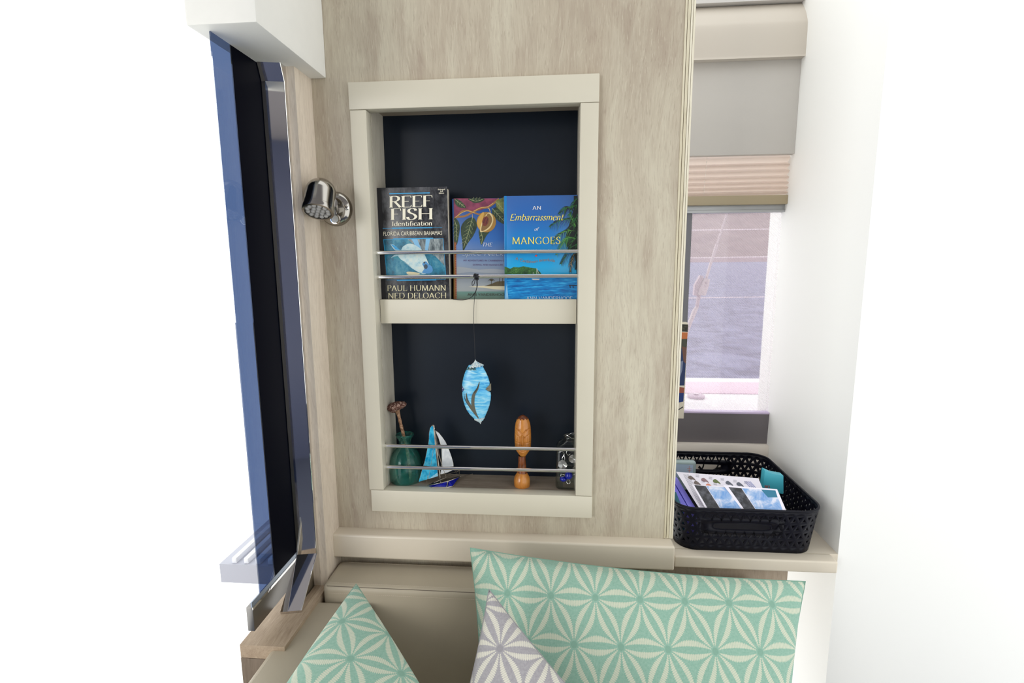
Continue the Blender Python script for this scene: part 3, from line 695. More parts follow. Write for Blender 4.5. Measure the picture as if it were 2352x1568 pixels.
leaf([(1139,463),(1150,456),(1162,456),(1164,492),(1152,489),(1142,480)], LEAF2.m, [(1139,463),(1150,474),(1162,490)],4)
leaf([(1130,483),(1140,476),(1152,487),(1163,500),(1163,515),(1148,510),(1134,497)], LEAF.m, [(1130,478),(1145,494),(1162,512)],4)
leaf([(1100,529),(1112,533),(1124,532),(1116,543),(1106,562),(1102,549)], LEAF.m, [(1104,532),(1108,545),(1106,560)],2)
p.ell(1117,510,22.5,23.5, M('print_fruit_gold',rgb(150,112,48),.4), 7, .2)
p.poly([(1106,490),(1112,489),(1108,510),(1110,530),(1100,524),(1096,508)], M('print_fruit_light',rgb(190,148,70),.4), 8, True)
p.poly([(1124,488),(1131,494),(1133,506),(1128,520),(1118,529),(1104,533),(1103,524),(1108,508),(1116,494)], M('print_fruit_cream',rgb(204,182,132),.4), 9, True)
p.poly([(1122,490),(1129,498),(1130,508),(1124,520),(1114,528),(1106,530),(1106,522),(1110,508),(1117,496)], M('print_fruit_inner',rgb(122,92,52),.4), 10, True)
p.ell(1115,508,7.2,11.5, M('print_nut_red',rgb(104,44,36),.4), 11, .25)
p.rib([(1111,512),(1113,504),(1117,500)],1.1,M('print_nut_line',rgb(36,24,28),.4),12); p.rib([(1116,514),(1119,507),(1121,501)],1.1,M('print_nut_line',rgb(1,1,1)),12)
p.poly([(1042,500),(1047.5,540),(1048.5,690),(1042,690)], BR, 4); p.rib([(1046.5,556),(1047.5,688)], 2.6, M('print_spine_red',rgb(150,64,44),.4), 6, False)
for i in range(24): p.ell(1046.7+i*.035,560+i*5.4,.8,.8, M('print_spine_dot',rgb(196,150,80),.4), 7, n=6)
HAZE = M('print_cloud',rgb(146,152,160),.5)
p.poly([(1050,612),(1075,615),(1100,619),(1130,617),(1163,620),(1163,628),(1120,627),(1080,624),(1050,628)], HAZE, 2)
p.poly([(1076,658.5),(1110,656),(1165,656),(1165,666),(1135,664),(1110,660.5)], M('print_sand',rgb(206,196,164),.5), 4)
p.poly([(1112,657),(1128,652),(1142,646),(1165,645),(1165,657)], M('print_scrub',rgb(86,74,48),.5), 5)
PAL = M('print_palm_brown',rgb(70,58,30),.5)
for cx_, cy_ in ((1129,645),(1147,638),(1155,634)):
    for k in range(7):
        a = -2.9+k*.45; p.rib([(cx_,cy_),(cx_+5*math.cos(a),cy_+4*math.sin(a)-1),(cx_+9*math.cos(a),cy_+7*math.sin(a)+3)], 1.8, PAL, 6, taper=True)
    p.rib([(cx_,cy_),(cx_-1,656)], 1, PAL, 6, False)
p.build('cover_picture', b2)
p = Print((0,Y2-.0009,0),(0,-1,0)); WH = M('print_white',rgb(232,232,228),.45); PUR = M('print_purple',rgb(88,62,108),.5)
p.text(nib_text('THE',.05,.02,.1,.06,.06),(1107,565.6),(1130.5,565.6),8,WH,shear=.22)
p.text(sans_text('Spice Necklace',-.012),(1062,587.2),(1188,587.6),11.5,M('print_pale_script',rgb(176,190,206),.45),shear=.3)
p.text(sans_text('MY ADVENTURES IN CARIBBEAN COOKING,'),(1064.5,600),(1184,600.4),3.9,PUR)
p.text(sans_text('EATING, AND ISLAND LIFE'),(1086,609.8),(1154.5,610),3.9,PUR)
p.text(sans_text('ANN VANDERHOOF'),(1073.5,679),(1163,679.4),6.4,M('print_dark_grey',rgb(70,72,62),.5))
p.build('title_lettering', b2)

# mangoes book
Y3 = .030
b3 = book('book', 'bright blue hardback with yellow title and palm fronds on its jacket, rightmost book', at(1158.5,600,Y3).x, at(1326,600,Y3).x-.0012, Y3, at(1200,449.5,Y3).z, .016,
          grad('jacket_mangoes',[(0,rgb(20,130,190)),(.14,rgb(14,112,184)),(.20,rgb(30,118,178)),(.215,rgb(64,158,200)),(.36,rgb(24,158,214)),(.55,rgb(16,126,196)),(.8,rgb(44,100,172)),(1,rgb(56,98,164))],.22,spec=.5), M('spine_blue',rgb(30,110,180),.3))
p = Print((0,Y3,0),(0,-1,0))
p.poly([(1158.5,450),(1163.5,450),(1164.5,690),(1159,690)], M('print_edge_cyan',rgb(20,120,184),.3), 1)
ISL = NT('print_island'); i_ = ISL.noise(ISL.coord(),170,5,.7); ISL.fin(ISL.ramp(i_,[(.35,rgb(20,54,28)),(.55,rgb(48,98,44)),(.72,rgb(96,140,66))]),.4)
p.poly([(1159,612),(1165,614),(1172,617),(1180,613),(1192,614),(1202,611),(1210,613),(1222,615),(1232,616),(1238,622),(1244,629),(1243,634),(1159,634)], ISL.m, 3)
p.rib([(1233,632),(1233,616)],.7,WH,5,False); p.rib([(1233,617),(1239,631)],.5,WH,5,False); p.rib([(1224,632),(1224.5,625)],.6,WH,5,False)
p.poly([(1221,640),(1240,640),(1238,642.5),(1224,642.5)], M('print_hull',rgb(200,196,190),.4), 5)
SEA1 = NT('print_sea'); s1_ = SEA1.noise(SEA1.coord(scale=(1,1,9)),45,5,.6); SEA1.fin(SEA1.ramp(s1_,[(.36,rgb(8,82,150)),(.55,rgb(10,128,196)),(.72,rgb(60,176,220))]),.25)
p.poly([(1164,633.5),(1326,633.5),(1326,690),(1164,690)], SEA1.m, 2)
for a in (0,1): p.rib([(1309+a*7,655.5),(1310+a*7,661)],2.2,M('print_dock',rgb(24,44,66),.4),5,False)
p.rib([(1307,655),(1326,655.5)],2.4,M('print_dock',rgb(1,1,1)),5,False)
p.poly([(1164,648),(1168,688),(1161,688)], M('print_pale_sail',rgb(120,176,214),.4), 4); p.poly([(1159.5,690),(1165,690),(1163,655)], M('print_pale_sail',rgb(1,1,1)), 5)
PD = M('print_palm_dark',rgb(14,28,28),.4); PGN = M('print_palm_green',rgb(40,104,52),.4); PL = M('print_palm_light',rgb(84,146,62),.4)
FB_ = random.Random(3)
def frond(pts, ln_, m, m2, n=26, w_=1.5, layer=4, down=.6):
    q = cr(pts, 8); p.rib(pts, 1.3, m2, layer+1)
    for i in range(n):
        u = i/n; c = q[min(len(q)-2,int(u*(len(q)-1)))]; d = (q[min(len(q)-1,int(u*(len(q)-1))+1)]-c).normalized(); nn = Vector((-d.y,d.x))
        L = ln_*math.sin(math.pi*(.12+.8*u))*(.8+.4*FB_.random())
        for sg in (-1,1):
            e = c+nn*sg*L*.7+d*L*.6+Vector((0,L*down)); mm = c.lerp(e,.5)-Vector((0,L*.12))
            p.rib([c,mm,e], w_, m if FB_.random() < .75 else m2, layer+(1 if sg > 0 else 0), taper=True)
p.poly([(1318,449.5),(1326,449.5),(1326,645),(1322,600),(1316,575),(1304,568),(1296,555),(1306,520),(1312,500),(1318,480)], PD, 3)
frond([(1326,470),(1312,476),(1298,478),(1284,492)], 16, PD, PGN)
frond([(1326,456),(1320,462),(1314,476),(1310,492)], 12, PD, PGN, 18)
frond([(1320,500),(1304,503),(1282,508),(1262,521)], 16, PD, PGN, 30)
frond([(1322,520),(1312,500),(1308,490)], 13, PGN, PL, 16)
frond([(1322,530),(1302,530),(1284,540),(1266,560)], 17, PD, PL, 30)
frond([(1322,548),(1304,546),(1292,560),(1278,585)], 15, PGN, PL, 26)
frond([(1326,560),(1310,570),(1298,590),(1288,606)], 14, PD, PGN, 26)
frond([(1326,575),(1316,588),(1312,605),(1310,625)], 10, PD, M('print_palm_tan',rgb(130,110,70),.4), 24)
frond([(1326,580),(1324,600),(1322,620)], 8, PD, PD, 14)
frond([(1326,490),(1318,512),(1300,530)], 15, PD, PGN, 22); frond([(1326,530),(1316,552),(1306,574)], 15, PD, PGN, 22)
p.build('cover_picture', b3)
p = Print((0,Y3-.0009,0),(0,-1,0)); YL = M('print_yellow',rgb(240,222,96),.4)
p.text(nib_text('AN',.06,.02,.15,.06,.05),(1223,481.3),(1244,481),8,WH)
pe = nib_text('Embarrassment',.052,.018,.5,-.005,.02)
p.text(pe,(1170,506.3),(1293,505.6),14.6,YL,shear=.28)
p.text(nib_text('of',.05,.018,.4,0,.02),(1227,529.6),(1236,529.4),7.4,WH,shear=.3)
p.text(nib_text('MANGOES',.052,.016,.15,.05,.06),(1176,560.5),(1289,559.6),15.6,YL)
TAN = M('print_tan',rgb(136,120,100),.5)
p.text(sans_text('A Caribbean Interlude',.004),(1183,598),(1274,604),6.8,TAN,shear=.25,curve=lambda u: 3.5*math.sin(u*math.pi*2-.6))
p.ell(1231.5,587,2.5,2.2,M('print_red_dot',rgb(206,60,50),.4),3,n=10)
p.text(nib_text('ANN VANDERHOOF',.05,.016,.15,.03,.05),(1209,689.5),(1315,689),8.6,M('print_silver',rgb(186,212,228),.4))
p.build('title_lettering', b3)

# ------------------------------------------------------------------ hanging painted ornament and its cord
YO = .004
TOP, BOT = at(1091.5,826,YO), at(1102.5,973,YO)
orn = empty('hanging_ornament', TOP, 'blue painted fish-and-seaweed ornament with shell ends hanging from the rod on black cord', 'ornament')
mb = MB()
kn = at(1093,635,-.001)
mb.tube(cr([kn+Vector((0,.0,-.002)), at(1095,660,.004), at(1089.5,688,.0095), at(1088.5,744,.0095), at(1090.5,800,YO), TOP+Vector((0,0,.001))],8), .00055, 6)
mb.tube(cr([at(1097,640,0), at(1096.5,655,0), at(1091,672,.006), at(1080,684,.0135), at(1062,688.5,.0145), at(1040,687,.0148)],8), .0008, 6)
mb.tube(cr([at(1090,640,-.001), at(1084.5,648,-.001), at(1085,655,-.001), at(1089,652,-.001), at(1091.5,640,-.001)],8), .0007, 6)
for i in range(4):
    x = 1090+i*2.3
    mb.tube([Vector((at(x,630,0).x, .008+math.cos(a)*.0056, at(x,635.5,.008).z+math.sin(a)*.0056)) for a in [2*math.pi*k/16 for k in range(16)]], .0011, 6, closed=True)
mb.tube(cr([at(1087,636,-.001),at(1090,629,0),at(1096,631,-.0015),at(1099,640,-.0015),at(1094,643,-.002)],6), .0011, 6)
mb.build('cord', BLACKP, orn, smooth=60)
# body outline rows: left/right at y
rows = [(838,1077,1108),(846,1072,1111.5),(856,1067.5,1117),(866,1064.5,1121.5),(876,1062.5,1124.5),(884,1061.3,1125.6),(889,1062.5,1120),(893,1066,1116.5),(897,1063.5,1122),(901,1061.7,1127.2),(908,1062,1128),(918,1063.6,1127),(930,1067,1124.5),(942,1072.5,1120.5),(952,1079.5,1116),(960,1088,1112),(965,1093,1110)]
def body(front):
    def fn(u, v):
        k = v*(len(rows)-1); i = min(int(k), len(rows)-2); f = k-i
        y = rows[i][0]*(1-f)+rows[i+1][0]*f; l = rows[i][1]*(1-f)+rows[i+1][1]*f; r = rows[i][2]*(1-f)+rows[i+1][2]*f
        a = math.pi*u; x = (l+r)/2-math.cos(a)*(r-l)/2
        P = at(x,y,YO); th = .009*math.sin(a)*math.sin(math.pi*(.08+.84*v))**.6
        return (P.x, YO-th if front else YO+th*.6, P.z)
    return fn
ob = NT('painted_sea'); o1 = ob.noise(ob.coord(scale=(1,1,5)), 32, 4, .6, .6)
OBM = ob.fin(ob.ramp(o1,[(.34,rgb(40,142,204)),(.48,rgb(96,182,222)),(.62,rgb(150,204,226)),(.75,rgb(186,214,220))]), .28)
mb = MB(); mb.grid(20,48,body(True)); mb.grid(20,48,body(False), flip=True); mb.build('painted_body', OBM, orn, smooth=60, weld=True)
bf = body(True)
def on_body(x, y, lift=.0004):
    k = 0
    for i in range(len(rows)-1):
        if rows[i][0] <= y <= rows[i+1][0]: k = i+(y-rows[i][0])/(rows[i+1][0]-rows[i][0]); break
    else: k = 0 if y < rows[0][0] else len(rows)-1.001
    i = int(k); f = k-i; l = rows[i][1]*(1-f)+rows[i+1][1]*f; r = rows[i][2]*(1-f)+rows[i+1][2]*f
    c = max(-1,min(1,((l+r)/2-x)/((r-l)/2))); u = math.acos(c)/math.pi
    return Vector(bf(u, k/(len(rows)-1)))+Vector((0,-lift,0))
def paint(mb, pts, wmax, prof=None):
    q = cr(pts, 7); n = len(q)
    for i in range(n-1):
        def off(j):
            t = (q[min(j+1,n-1)]-q[max(j-1,0)]).normalized(); nn = Vector((-t.y,t.x)); u = j/(n-1)
            return nn*wmax*.5*(prof(u) if prof else math.sin(math.pi*(.05+.9*u)))
        a, b = off(i), off(i+1)
        mb.quad(on_body(*(q[i]+a)), on_body(*(q[i+1]+b)), on_body(*(q[i+1]-b)), on_body(*(q[i]-a)))
mb = MB()
mb.use(M('paint_weed',rgb(84,84,72),.5)); paint(mb,[(1102.5,875),(1098,890),(1090,903),(1087.5,918),(1088.5,932),(1094,948),(1100,958)],7.5)
paint(mb,[(1072,900),(1073.5,915),(1081,930),(1090,944),(1100,959)],6.5)
mb.use(M('paint_line',rgb(26,28,26),.5)); paint(mb,[(1066.5,900),(1068,912),(1074,925),(1083,936)],1.5); paint(mb,[(1101,880),(1096,892),(1090,900)],2.2); paint(mb,[(1073,902),(1074.5,915),(1078,922)],1.6)
mb.build('seaweed_painting', None, orn, recalc=False)
FG = M('paint_fish_grey',rgb(112,106,88),.45)
mb = MB(FG); q = [(1115.5,893),(1120,888),(1124,884),(1127.5,880),(1128,896.5),(1121,898)]
mb.prism([at(x,y,YO-.003) for x,y in q], (0,.004,0)); mb.use(M('paint_line',(0,0,0,1))); mb.ball(at(1120.5,892,YO-.0032),.0008,8); mb.build('fish_face', None, orn)
mb = MB(M('paint_fish_navy',rgb(60,70,120),.45)); q = [(1061,886),(1063,889),(1066.5,893),(1064,896),(1061.3,899.5)]
mb.prism([at(x,y,YO-.003) for x,y in q], (0,.004,0)); mb.use(WH); mb.ball(at(1063.3,891.5,YO-.0032),.0009,8); mb.build('fish_face', None, orn)
# shell caps: ribbed cones
def shell(c0, c1, w0, w1, tilt):
    mb = MB(); A, Bq = at(*c0,YO), at(*c1,YO); ax_ = (Bq-A); L = ax_.length; ax_.normalize(); sd_ = ax_.cross(Vector((0,1,0))).normalized(); nr = 13
    def fn(u, v):
        a = 2*math.pi*u; wv_ = (w0*(1-v)+w1*v)*(math.sin(v*math.pi*.5)**.8 if w0 < .001 else 1)
        rr = wv_*(1+.10*abs(math.sin(nr*a/2))*v); edge = .0012*math.cos(nr*a)*v*v
        return A+ax_*(L*v+edge)+sd_*(math.cos(a)*rr)+Vector((0,math.sin(a)*rr*.55,0))
    mb.grid(78,8,fn); return mb
SH = NT('shell_pearl'); sn = SH.noise(SH.coord(scale=(3,1,.7)), 160, 4, .7); SHM = SH.fin(SH.ramp(sn,[(.36,rgb(96,150,176)),(.5,rgb(186,200,204)),(.66,rgb(238,236,228))]), .3)
shell((1091.5,825.5),(1094,841.5),.0003,.0150,0).build('shell_cap', SHM, orn, smooth=70, solid=.0008)
shell((1104,973.5),(1101,960),.0003,.0105,0).build('shell_cap', SHM, orn, smooth=70, solid=.0008)
# handwritten place name
hand = {'B':[[(0,0),(.05,1),(.4,.9),(.1,.55),(.5,.3),(0,0)]],'A':[[(0,0),(.3,1),(.55,0)],[(.1,.4),(.45,.4)]],'H':[[(0,0),(.05,1)],[(.45,0),(.45,1)],[(0,.5),(.45,.5)]],'M':[[(0,0),(.1,1),(.3,.3),(.5,1),(.62,0)]],'S':[[(.4,.9),(.1,.8),(.35,.4),(0,0)]],'.':[[(0,.1),(.12,.05)]]}
mb = MB(M('paint_green_ink',rgb(22,60,40),.5)); x = 1071.5; y = 849
for ch in 'BAHAMAS.':
    for s_ in hand[ch]:
        for i in range(len(s_)-1):
            p0 = Vector((x+s_[i][0]*5.4, y-s_[i][1]*7)); p1 = Vector((x+s_[i+1][0]*5.4, y-s_[i+1][1]*7)); d = (p1-p0).normalized(); nn = Vector((-d.y,d.x))*.5
            mb.quad(on_body(*(p0+nn),.0006), on_body(*(p1+nn),.0006), on_body(*(p1-nn),.0006), on_body(*(p0-nn),.0006))
    x += 3.8 if ch == 'M' else 3.3
mb.build('handwriting', None, orn, recalc=False)

# ------------------------------------------------------------------ vase with a twig
YV = .052; vc = at(934.5,1117,YV); VX = vc.x; kx = 1178/(1.06+YV)
va = empty('glass_vase', (VX,YV,ZF), 'round teal bubble-glass vase with flared lip at the left end of the lower shelf', 'vase')
def zy(y, Y): return at(934,y,Y).z
zs_ = lambda y: zy(y,YV)
outer = [(0,ZF+.0008),(.0265,ZF+.0008)]+[(w_/kx, zs_(y)) for y,w_ in ((1115,30),(1109,35),(1100,39),(1087,41.2),(1071,41.5),(1058,39.8),(1047,36),(1038,30.5),(1031,24),(1026,18.5),(1021,15),(1015,14),(1009,15.5),(1003,19.5),(998,22.5))]
inner = [(r-.0022, z) for r, z in reversed(outer[2:])]+[(.024,ZF+.004),(0,ZF+.004)]
outer = outer+[(outer[-1][0]-.0008,outer[-1][1]+.0012)]
VG = NT('teal_bubble_glass'); vn = VG.noise(VG.coord(), 90, 5, .6)
gs = VG.add('ShaderNodeBsdfTransparent'); VG.link(VG.mix(vn, (.66,.86,.83,1), (.80,.95,.92,1)), gs.inputs[0])
gg = VG.add('ShaderNodeBsdfGlossy'); gg.inputs['Roughness'].default_value = .06
dd = VG.add('ShaderNodeBsdfDiffuse'); dd.inputs[0].default_value = rgb(60,160,148)
fr = VG.add('ShaderNodeFresnel'); fr.inputs[0].default_value = 1.45
mA = VG.add('ShaderNodeMixShader'); VG.link(VG.math('MULTIPLY_ADD',vn,.16,.02), mA.inputs[0]); VG.link(gs.outputs[0], mA.inputs[1]); VG.link(dd.outputs[0], mA.inputs[2])
mB_ = VG.add('ShaderNodeMixShader'); VG.link(VG.math('MULTIPLY',fr.outputs[0],.6), mB_.inputs[0]); VG.link(mA.outputs[0], mB_.inputs[1]); VG.link(gg.outputs[0], mB_.inputs[2]); VG.link(mB_.outputs[0], VG.out.inputs[0])
MB().lathe(outer+inner,48,(VX,YV,0)).build('vase_body', VG.m, va, smooth=60)
rim = outer[-1]
MB().lathe([(rim[0]-.0015+.0016*math.cos(a), rim[1]-.0005+.0014*math.sin(a)) for a in [2*math.pi*k/10 for k in range(10)]],48,(VX,YV,0),close=True).build('vase_lip', VG.m, va, smooth=70)
BK1 = NT('twig_bark'); bn = BK1.noise(BK1.coord(), 260, 5, .7); BK1M = BK1.fin(BK1.ramp(bn,[(.35,rgb(96,62,42)),(.55,rgb(160,124,96)),(.7,rgb(206,176,150))]), .8); 
tw = empty('dried_twig', (at(941,1085,YV).x,YV,ZF+.006), 'dried stem with a mushroom-like brown cap standing in the teal vase', 'twig')
path = cr([at(943,1104,YV+.004),at(941,1075,YV+.004),at(935,1035,YV+.002),at(928,1003,YV-.002),at(922,980,YV-.006),at(916,955,YV-.008),at(912,941,YV-.008)],6)
R_ = [.0038+.0004*math.sin(i*1.9) for i in range(len(path)-6)]+[.0042,.0046,.005,.0056,.0066,.008]
MB().tube(path, R_, 10).build('stem', BK1M, tw, smooth=60)
CP = NT('cap_bark'); cn = CP.noise(CP.coord(scale=(1,1,1.6)), 190, 6, .75, .5); CPM = CP.fin(CP.ramp(cn,[(.4,rgb(66,36,30)),(.52,rgb(104,66,54)),(.6,rgb(190,164,150))]), .85); CP.bump(cn,.8,.002)
mb = MB(); cc = at(909,931,YV-.008)
def capf(u, v):
    a = 2*math.pi*u; ph = math.pi*v
    r = .021*math.sin(ph)*(1+.12*math.sin(3*a+1)+.05*math.sin(7*a)); h = math.cos(ph)
    h = .0075*h if h > 0 else .0135*h*(1-.2*math.cos(a))
    return (cc.x+r*math.cos(a), cc.y+r*math.sin(a)*.8, cc.z+h+.0035*math.cos(a)*math.sin(ph)+.0012*math.sin(9*a+5*ph))
mb.grid(40,16,capf); mb.build('cap', CPM, tw, smooth=70, weld=True)

# ------------------------------------------------------------------ stained glass sailboat
YSB = .034
sb = empty('glass_sailboat', (at(1010,1117,YSB).x,YSB,ZF), 'small stained-glass sailboat with turquoise and white sails on the lower shelf', 'figurine')
CAME = M('lead_came',(.50,.46,.40,1),.25,1)
def G_(name, c1, c2, sc=60, rough=.12, tr_=.15):
    t = NT(name); n = t.noise(t.coord(scale=(1,1,.6)), sc, 3, .6, 1.2); return t.fin(t.mix(t.ramp(n,[(.4,0.),(.62,1.)]), c1, c2), rough, 0, .6)
CYG = G_('turquoise_glass',rgb(8,138,186),rgb(70,182,216)); WHG = G_('opal_glass',rgb(196,200,206),rgb(216,218,220)); BLG = G_('cobalt_glass',rgb(10,14,110),rgb(22,30,160)); SKG = G_('pale_blue_glass',rgb(130,186,210),rgb(160,204,220)); DKG = M('smoke_glass',rgb(52,54,58),.1,spec=.8)
def D(x, y, dy=0): return at(x,y,YSB+dy)
main = [(991.8,977.7),(988,983),(986,994),(985.2,1011.5),(983,1026),(975.6,1060),(968.5,1083),(961.7,1106),(984,1099.5),(1005.8,1093),(1003,1060),(1000,1032),(997.4,1005),(994.8,979.5)]
MB().prism([D(*q_) for q_ in main],(0,.0022,0),tri=True).build('sail_pane', CYG, sb)
MB().prism([D(984,1099.7,-.0006),D(1005.9,1093,-.0006),D(1005,1085,-.0006)],(0,.0030,0)).build('sail_pane', SKG, sb, label='pale blue glass piece at the sail foot')
jib = [(999.5,988.5),(1008,994.5),(1016,1004),(1023,1014),(1031,1032),(1037,1049),(1041,1063),(1042,1078),(1026,1085),(1011,1089),(1014.3,1075),(1015.2,1061),(1014.5,1026),(1009,1009)]
MB().prism([D(x,y,.004) for x,y in jib],(0,.0022,0),tri=True).build('sail_pane', WHG, sb, label='white opal glass jib')
mb = MB()
mb.tube([D(*q_) + Vector((0,.001,0)) for q_ in main], .0011, 6, closed=True)
mb.tube([D(x,y,.005) for x,y in jib], .0010, 6, closed=True)
mb.tube([D(996,1026),D(992,1055),D(984,1100)], .0004, 5)
mb.build('sail_came', CAME, sb, smooth=60)
mb = MB(); mb.tube([D(996.2,976,.002),D(1003.5,1035,.002),D(1011.8,1104,.002)], .0017, 8); mb.tube(cr([D(996.2,976,.002),D(995,975.6,.002),D(992,977.5,.002)],4), .0013, 6); mb.ball(D(997.5,983,.001),.0024,8); mb.build('mast', CAME, sb, smooth=60)
mb = MB(); mb.tube([D(998,986),D(1006,1040),D(1016,1070),D(1024,1094)], .0005, 5); mb.tube([D(1000,990,.002),D(1008,1040,.002),D(1014.5,1066,.004)], .0005, 5)
mb.tube([D(983,1090),D(981,1104),D(979,1116)], .0005, 5); mb.build('rigging_wire', CAME, sb, smooth=60)
zq = ZF+.0012
stern = D(966,1117); 
keel = [(982,1117.5),(1012,1119.5),(1040,1117)]
# hull: deck outline (two curved sides) above, keel below
bow = at(1057,1094,.062); sN = at(980,1116,.022); midN = at(1029,1105,.024); midF = at(1008,1104,.058); sF = at(985,1108,.050)
kb = at(1040,1116.5,Z=ZF+.0012); ks = at(991,1119.2,Z=ZF+.0012); km = at(1025.5,1119.2,Z=ZF+.0012)
MB().prism([midN,bow,kb,km],(.0006,.0012,0)).build('hull_pane', BLG, sb)
MB().prism([sN,midN,km,ks],(.0006,.0012,0)).build('hull_pane', BLG, sb)
MB().prism([sN,midN,bow,midF,sF],(0,0,.001)).build('deck_pane', DKG, sb)
MB().prism([sF,midF,bow,kb,ks],(.0004,-.001,0)).build('hull_pane', BLG, sb)
mb = MB(); mb.tube([sN,midN,bow,midF,sF], .0011, 6, closed=True); mb.tube([ks,km,kb,bow], .0011, 6); mb.tube([ks,sN], .0010, 6); mb.tube([km,midN], .0010, 6)
mb.ball(midN,.0020,8); mb.ball(bow,.0018,8)
mb.tube([sN,D(966,1117.5,0)], .0008, 5); mb.tube([bow, at(1072,1091,.066), at(1086,1088,.070)], .0009, 6); mb.ball(at(1069,1092,.066),.0012,8)
rl = [midF+Vector((0,0,.012)), at(1050,1083,.060), at(1054.5,1079,.062), at(1055,1091,.062)]
mb.tube(cr(rl,5), .0006, 5); mb.tube([at(1043,1078,.05),at(1052,1090,.06)], .0005, 5); mb.tube([at(996,1109,.02),at(1014,1101,.03),at(1040,1090,.05)], .0007, 5)
mb.build('hull_came', CAME, sb, smooth=60)

# ------------------------------------------------------------------ carved wooden head
YM = .036; mx = at(1199,1124,YM).x
WD = NT('polished_carved_wood'); wn = WD.noise(WD.coord(scale=(1,1,.35)), 90, 4, .6, .8)
wc = WD.ramp(wn,[(.3,rgb(168,104,42)),(.55,rgb(186,122,54)),(.8,rgb(200,140,70))]); WDM = WD.fin(wc, .22, 0, .5, coat=.2)
WDD = M('dark_carved_wood',rgb(120,66,36),.25,var=.35,vscale=120); WDT = M('dark_crown_wood',rgb(92,48,26),.3,var=.3,vscale=150)
hd = empty('carved_head', (mx,YM,ZF), 'carved honey-coloured wooden head figurine with long neck on the lower shelf', 'figurine')
kM = 1178/(1.06+YM)
W = [(952,0),(953.5,5),(957,10),(962,14),(970,17.2),(980,19),(990,19.6),(1002,20),(1014,19.8),(1025,19),(1033,16.5),(1039,12.5),(1044,8.6),(1047,6)]
def halfw(tab, y):
    for i in range(len(tab)-1):
        if tab[i][0] <= y <= tab[i+1][0]:
            f = (y-tab[i][0])/(tab[i+1][0]-tab[i][0]); return tab[i][1]*(1-f)+tab[i+1][1]*f
    return tab[-1][1]
def seg_d(px_, py_, a, b):
    ax_, ay_ = a; bx_, by_ = b; t = max(0,min(1,((px_-ax_)*(bx_-ax_)+(py_-ay_)*(by_-ay_))/((bx_-ax_)**2+(by_-ay_)**2)))
    return math.hypot(px_-ax_-t*(bx_-ax_), py_-ay_-t*(by_-ay_))
def carve(X_, y):
    "relief on the face, X_ = px from the nose line"
    d = 0; g = lambda dd, w_: math.exp(-(dd/w_)**2)
    sx_ = abs(X_)
    d -= 1.5*g(seg_d(sx_,y,(0,993),(9,984)),1.3); d -= 1.5*g(seg_d(sx_,y,(9,984),(20,981)),1.3)
    d -= 1.1*g(seg_d(sx_,y,(4,1001),(12,996)),1.2); d -= 1.1*g(seg_d(sx_,y,(12,996),(20,992)),1.2)
    d -= .8*g(seg_d(sx_,y,(12,999),(13,1008)),1.6)
    d -= 1.0*g(seg_d(sx_,y,(5,1013),(20,1011)),1.2)
    d -= 1.4*g(seg_d(sx_,y,(5,1000),(5,1020)),1.6)
    d += 3.2*g(seg_d(X_,y,(0,996),(0,1019)),2.6)*(1 if y < 1021 else 0.4)
    d -= 1.0*g(seg_d(sx_,y,(0,1023),(7,1025)),1.3); d += 1.0*g(seg_d(sx_,y,(0,1030),(5,1030)),2.2)
    d -= 1.2*g(seg_d(sx_,y,(0,1033),(7,1030)),1.0); d += .8*g(seg_d(sx_,y,(0,1036),(4,1036)),2)
    d -= .7*g(seg_d(sx_,y,(7,1030),(9,1024)),1.2)
    return d
def headfn(u, v):
    y = 952+v*95; w_ = halfw(W, y)/kM; a = 2*math.pi*u
    cxh = mx+(1201.5-1199)/kM
    dx = math.sin(a)*w_; dy = -math.cos(a)*w_*.85
    z = at(1200,y,YM).z
    if math.cos(a) > 0:
        k = carve(dx*kM, y)*math.cos(a)**.5/kM
        dy -= k*1.5
    return (cxh+dx, YM+dy, z)
mb = MB(WDM, WDT); b0 = len(mb.f); mb.grid(120,150,headfn)
for i in range(b0, len(mb.f)):
    c = sum((mb.v[k] for k in mb.f[i]), Vector())/4
    if c.z > at(1200,960.5,YM).z+.0012*math.sin(c.x*900): mb.mi[i] = 1
mb.build('head', None, hd, smooth=75, weld=True)
kt = lambda w_: w_/kM
neck = [(0,at(1199,1046,YM).z)]+[(kt(w_),at(1199,y,YM).z) for y,w_ in ((1046,8.6),(1052,8.8),(1062,9.4),(1072,10.2),(1080,11.2),(1086,12))]
MB().lathe(neck[1:],40,(mx+.0004,YM,0)).build('neck', WDD, hd, smooth=75)
MB().lathe([(kt(10.5),at(1199,1084,YM).z+.001)]+[(kt(w_),at(1199,y,YM).z) for y,w_ in ((1084,11.5),(1087,13.5),(1090,15.6),(1095,18.2),(1101,19.6),(1108,19.6),(1116,18.8),(1124,18.3))]+[(kt(18),ZF+.0005),(0,ZF+.0005)],40,(mx,YM,0)).build('base', WDM, hd, smooth=60)

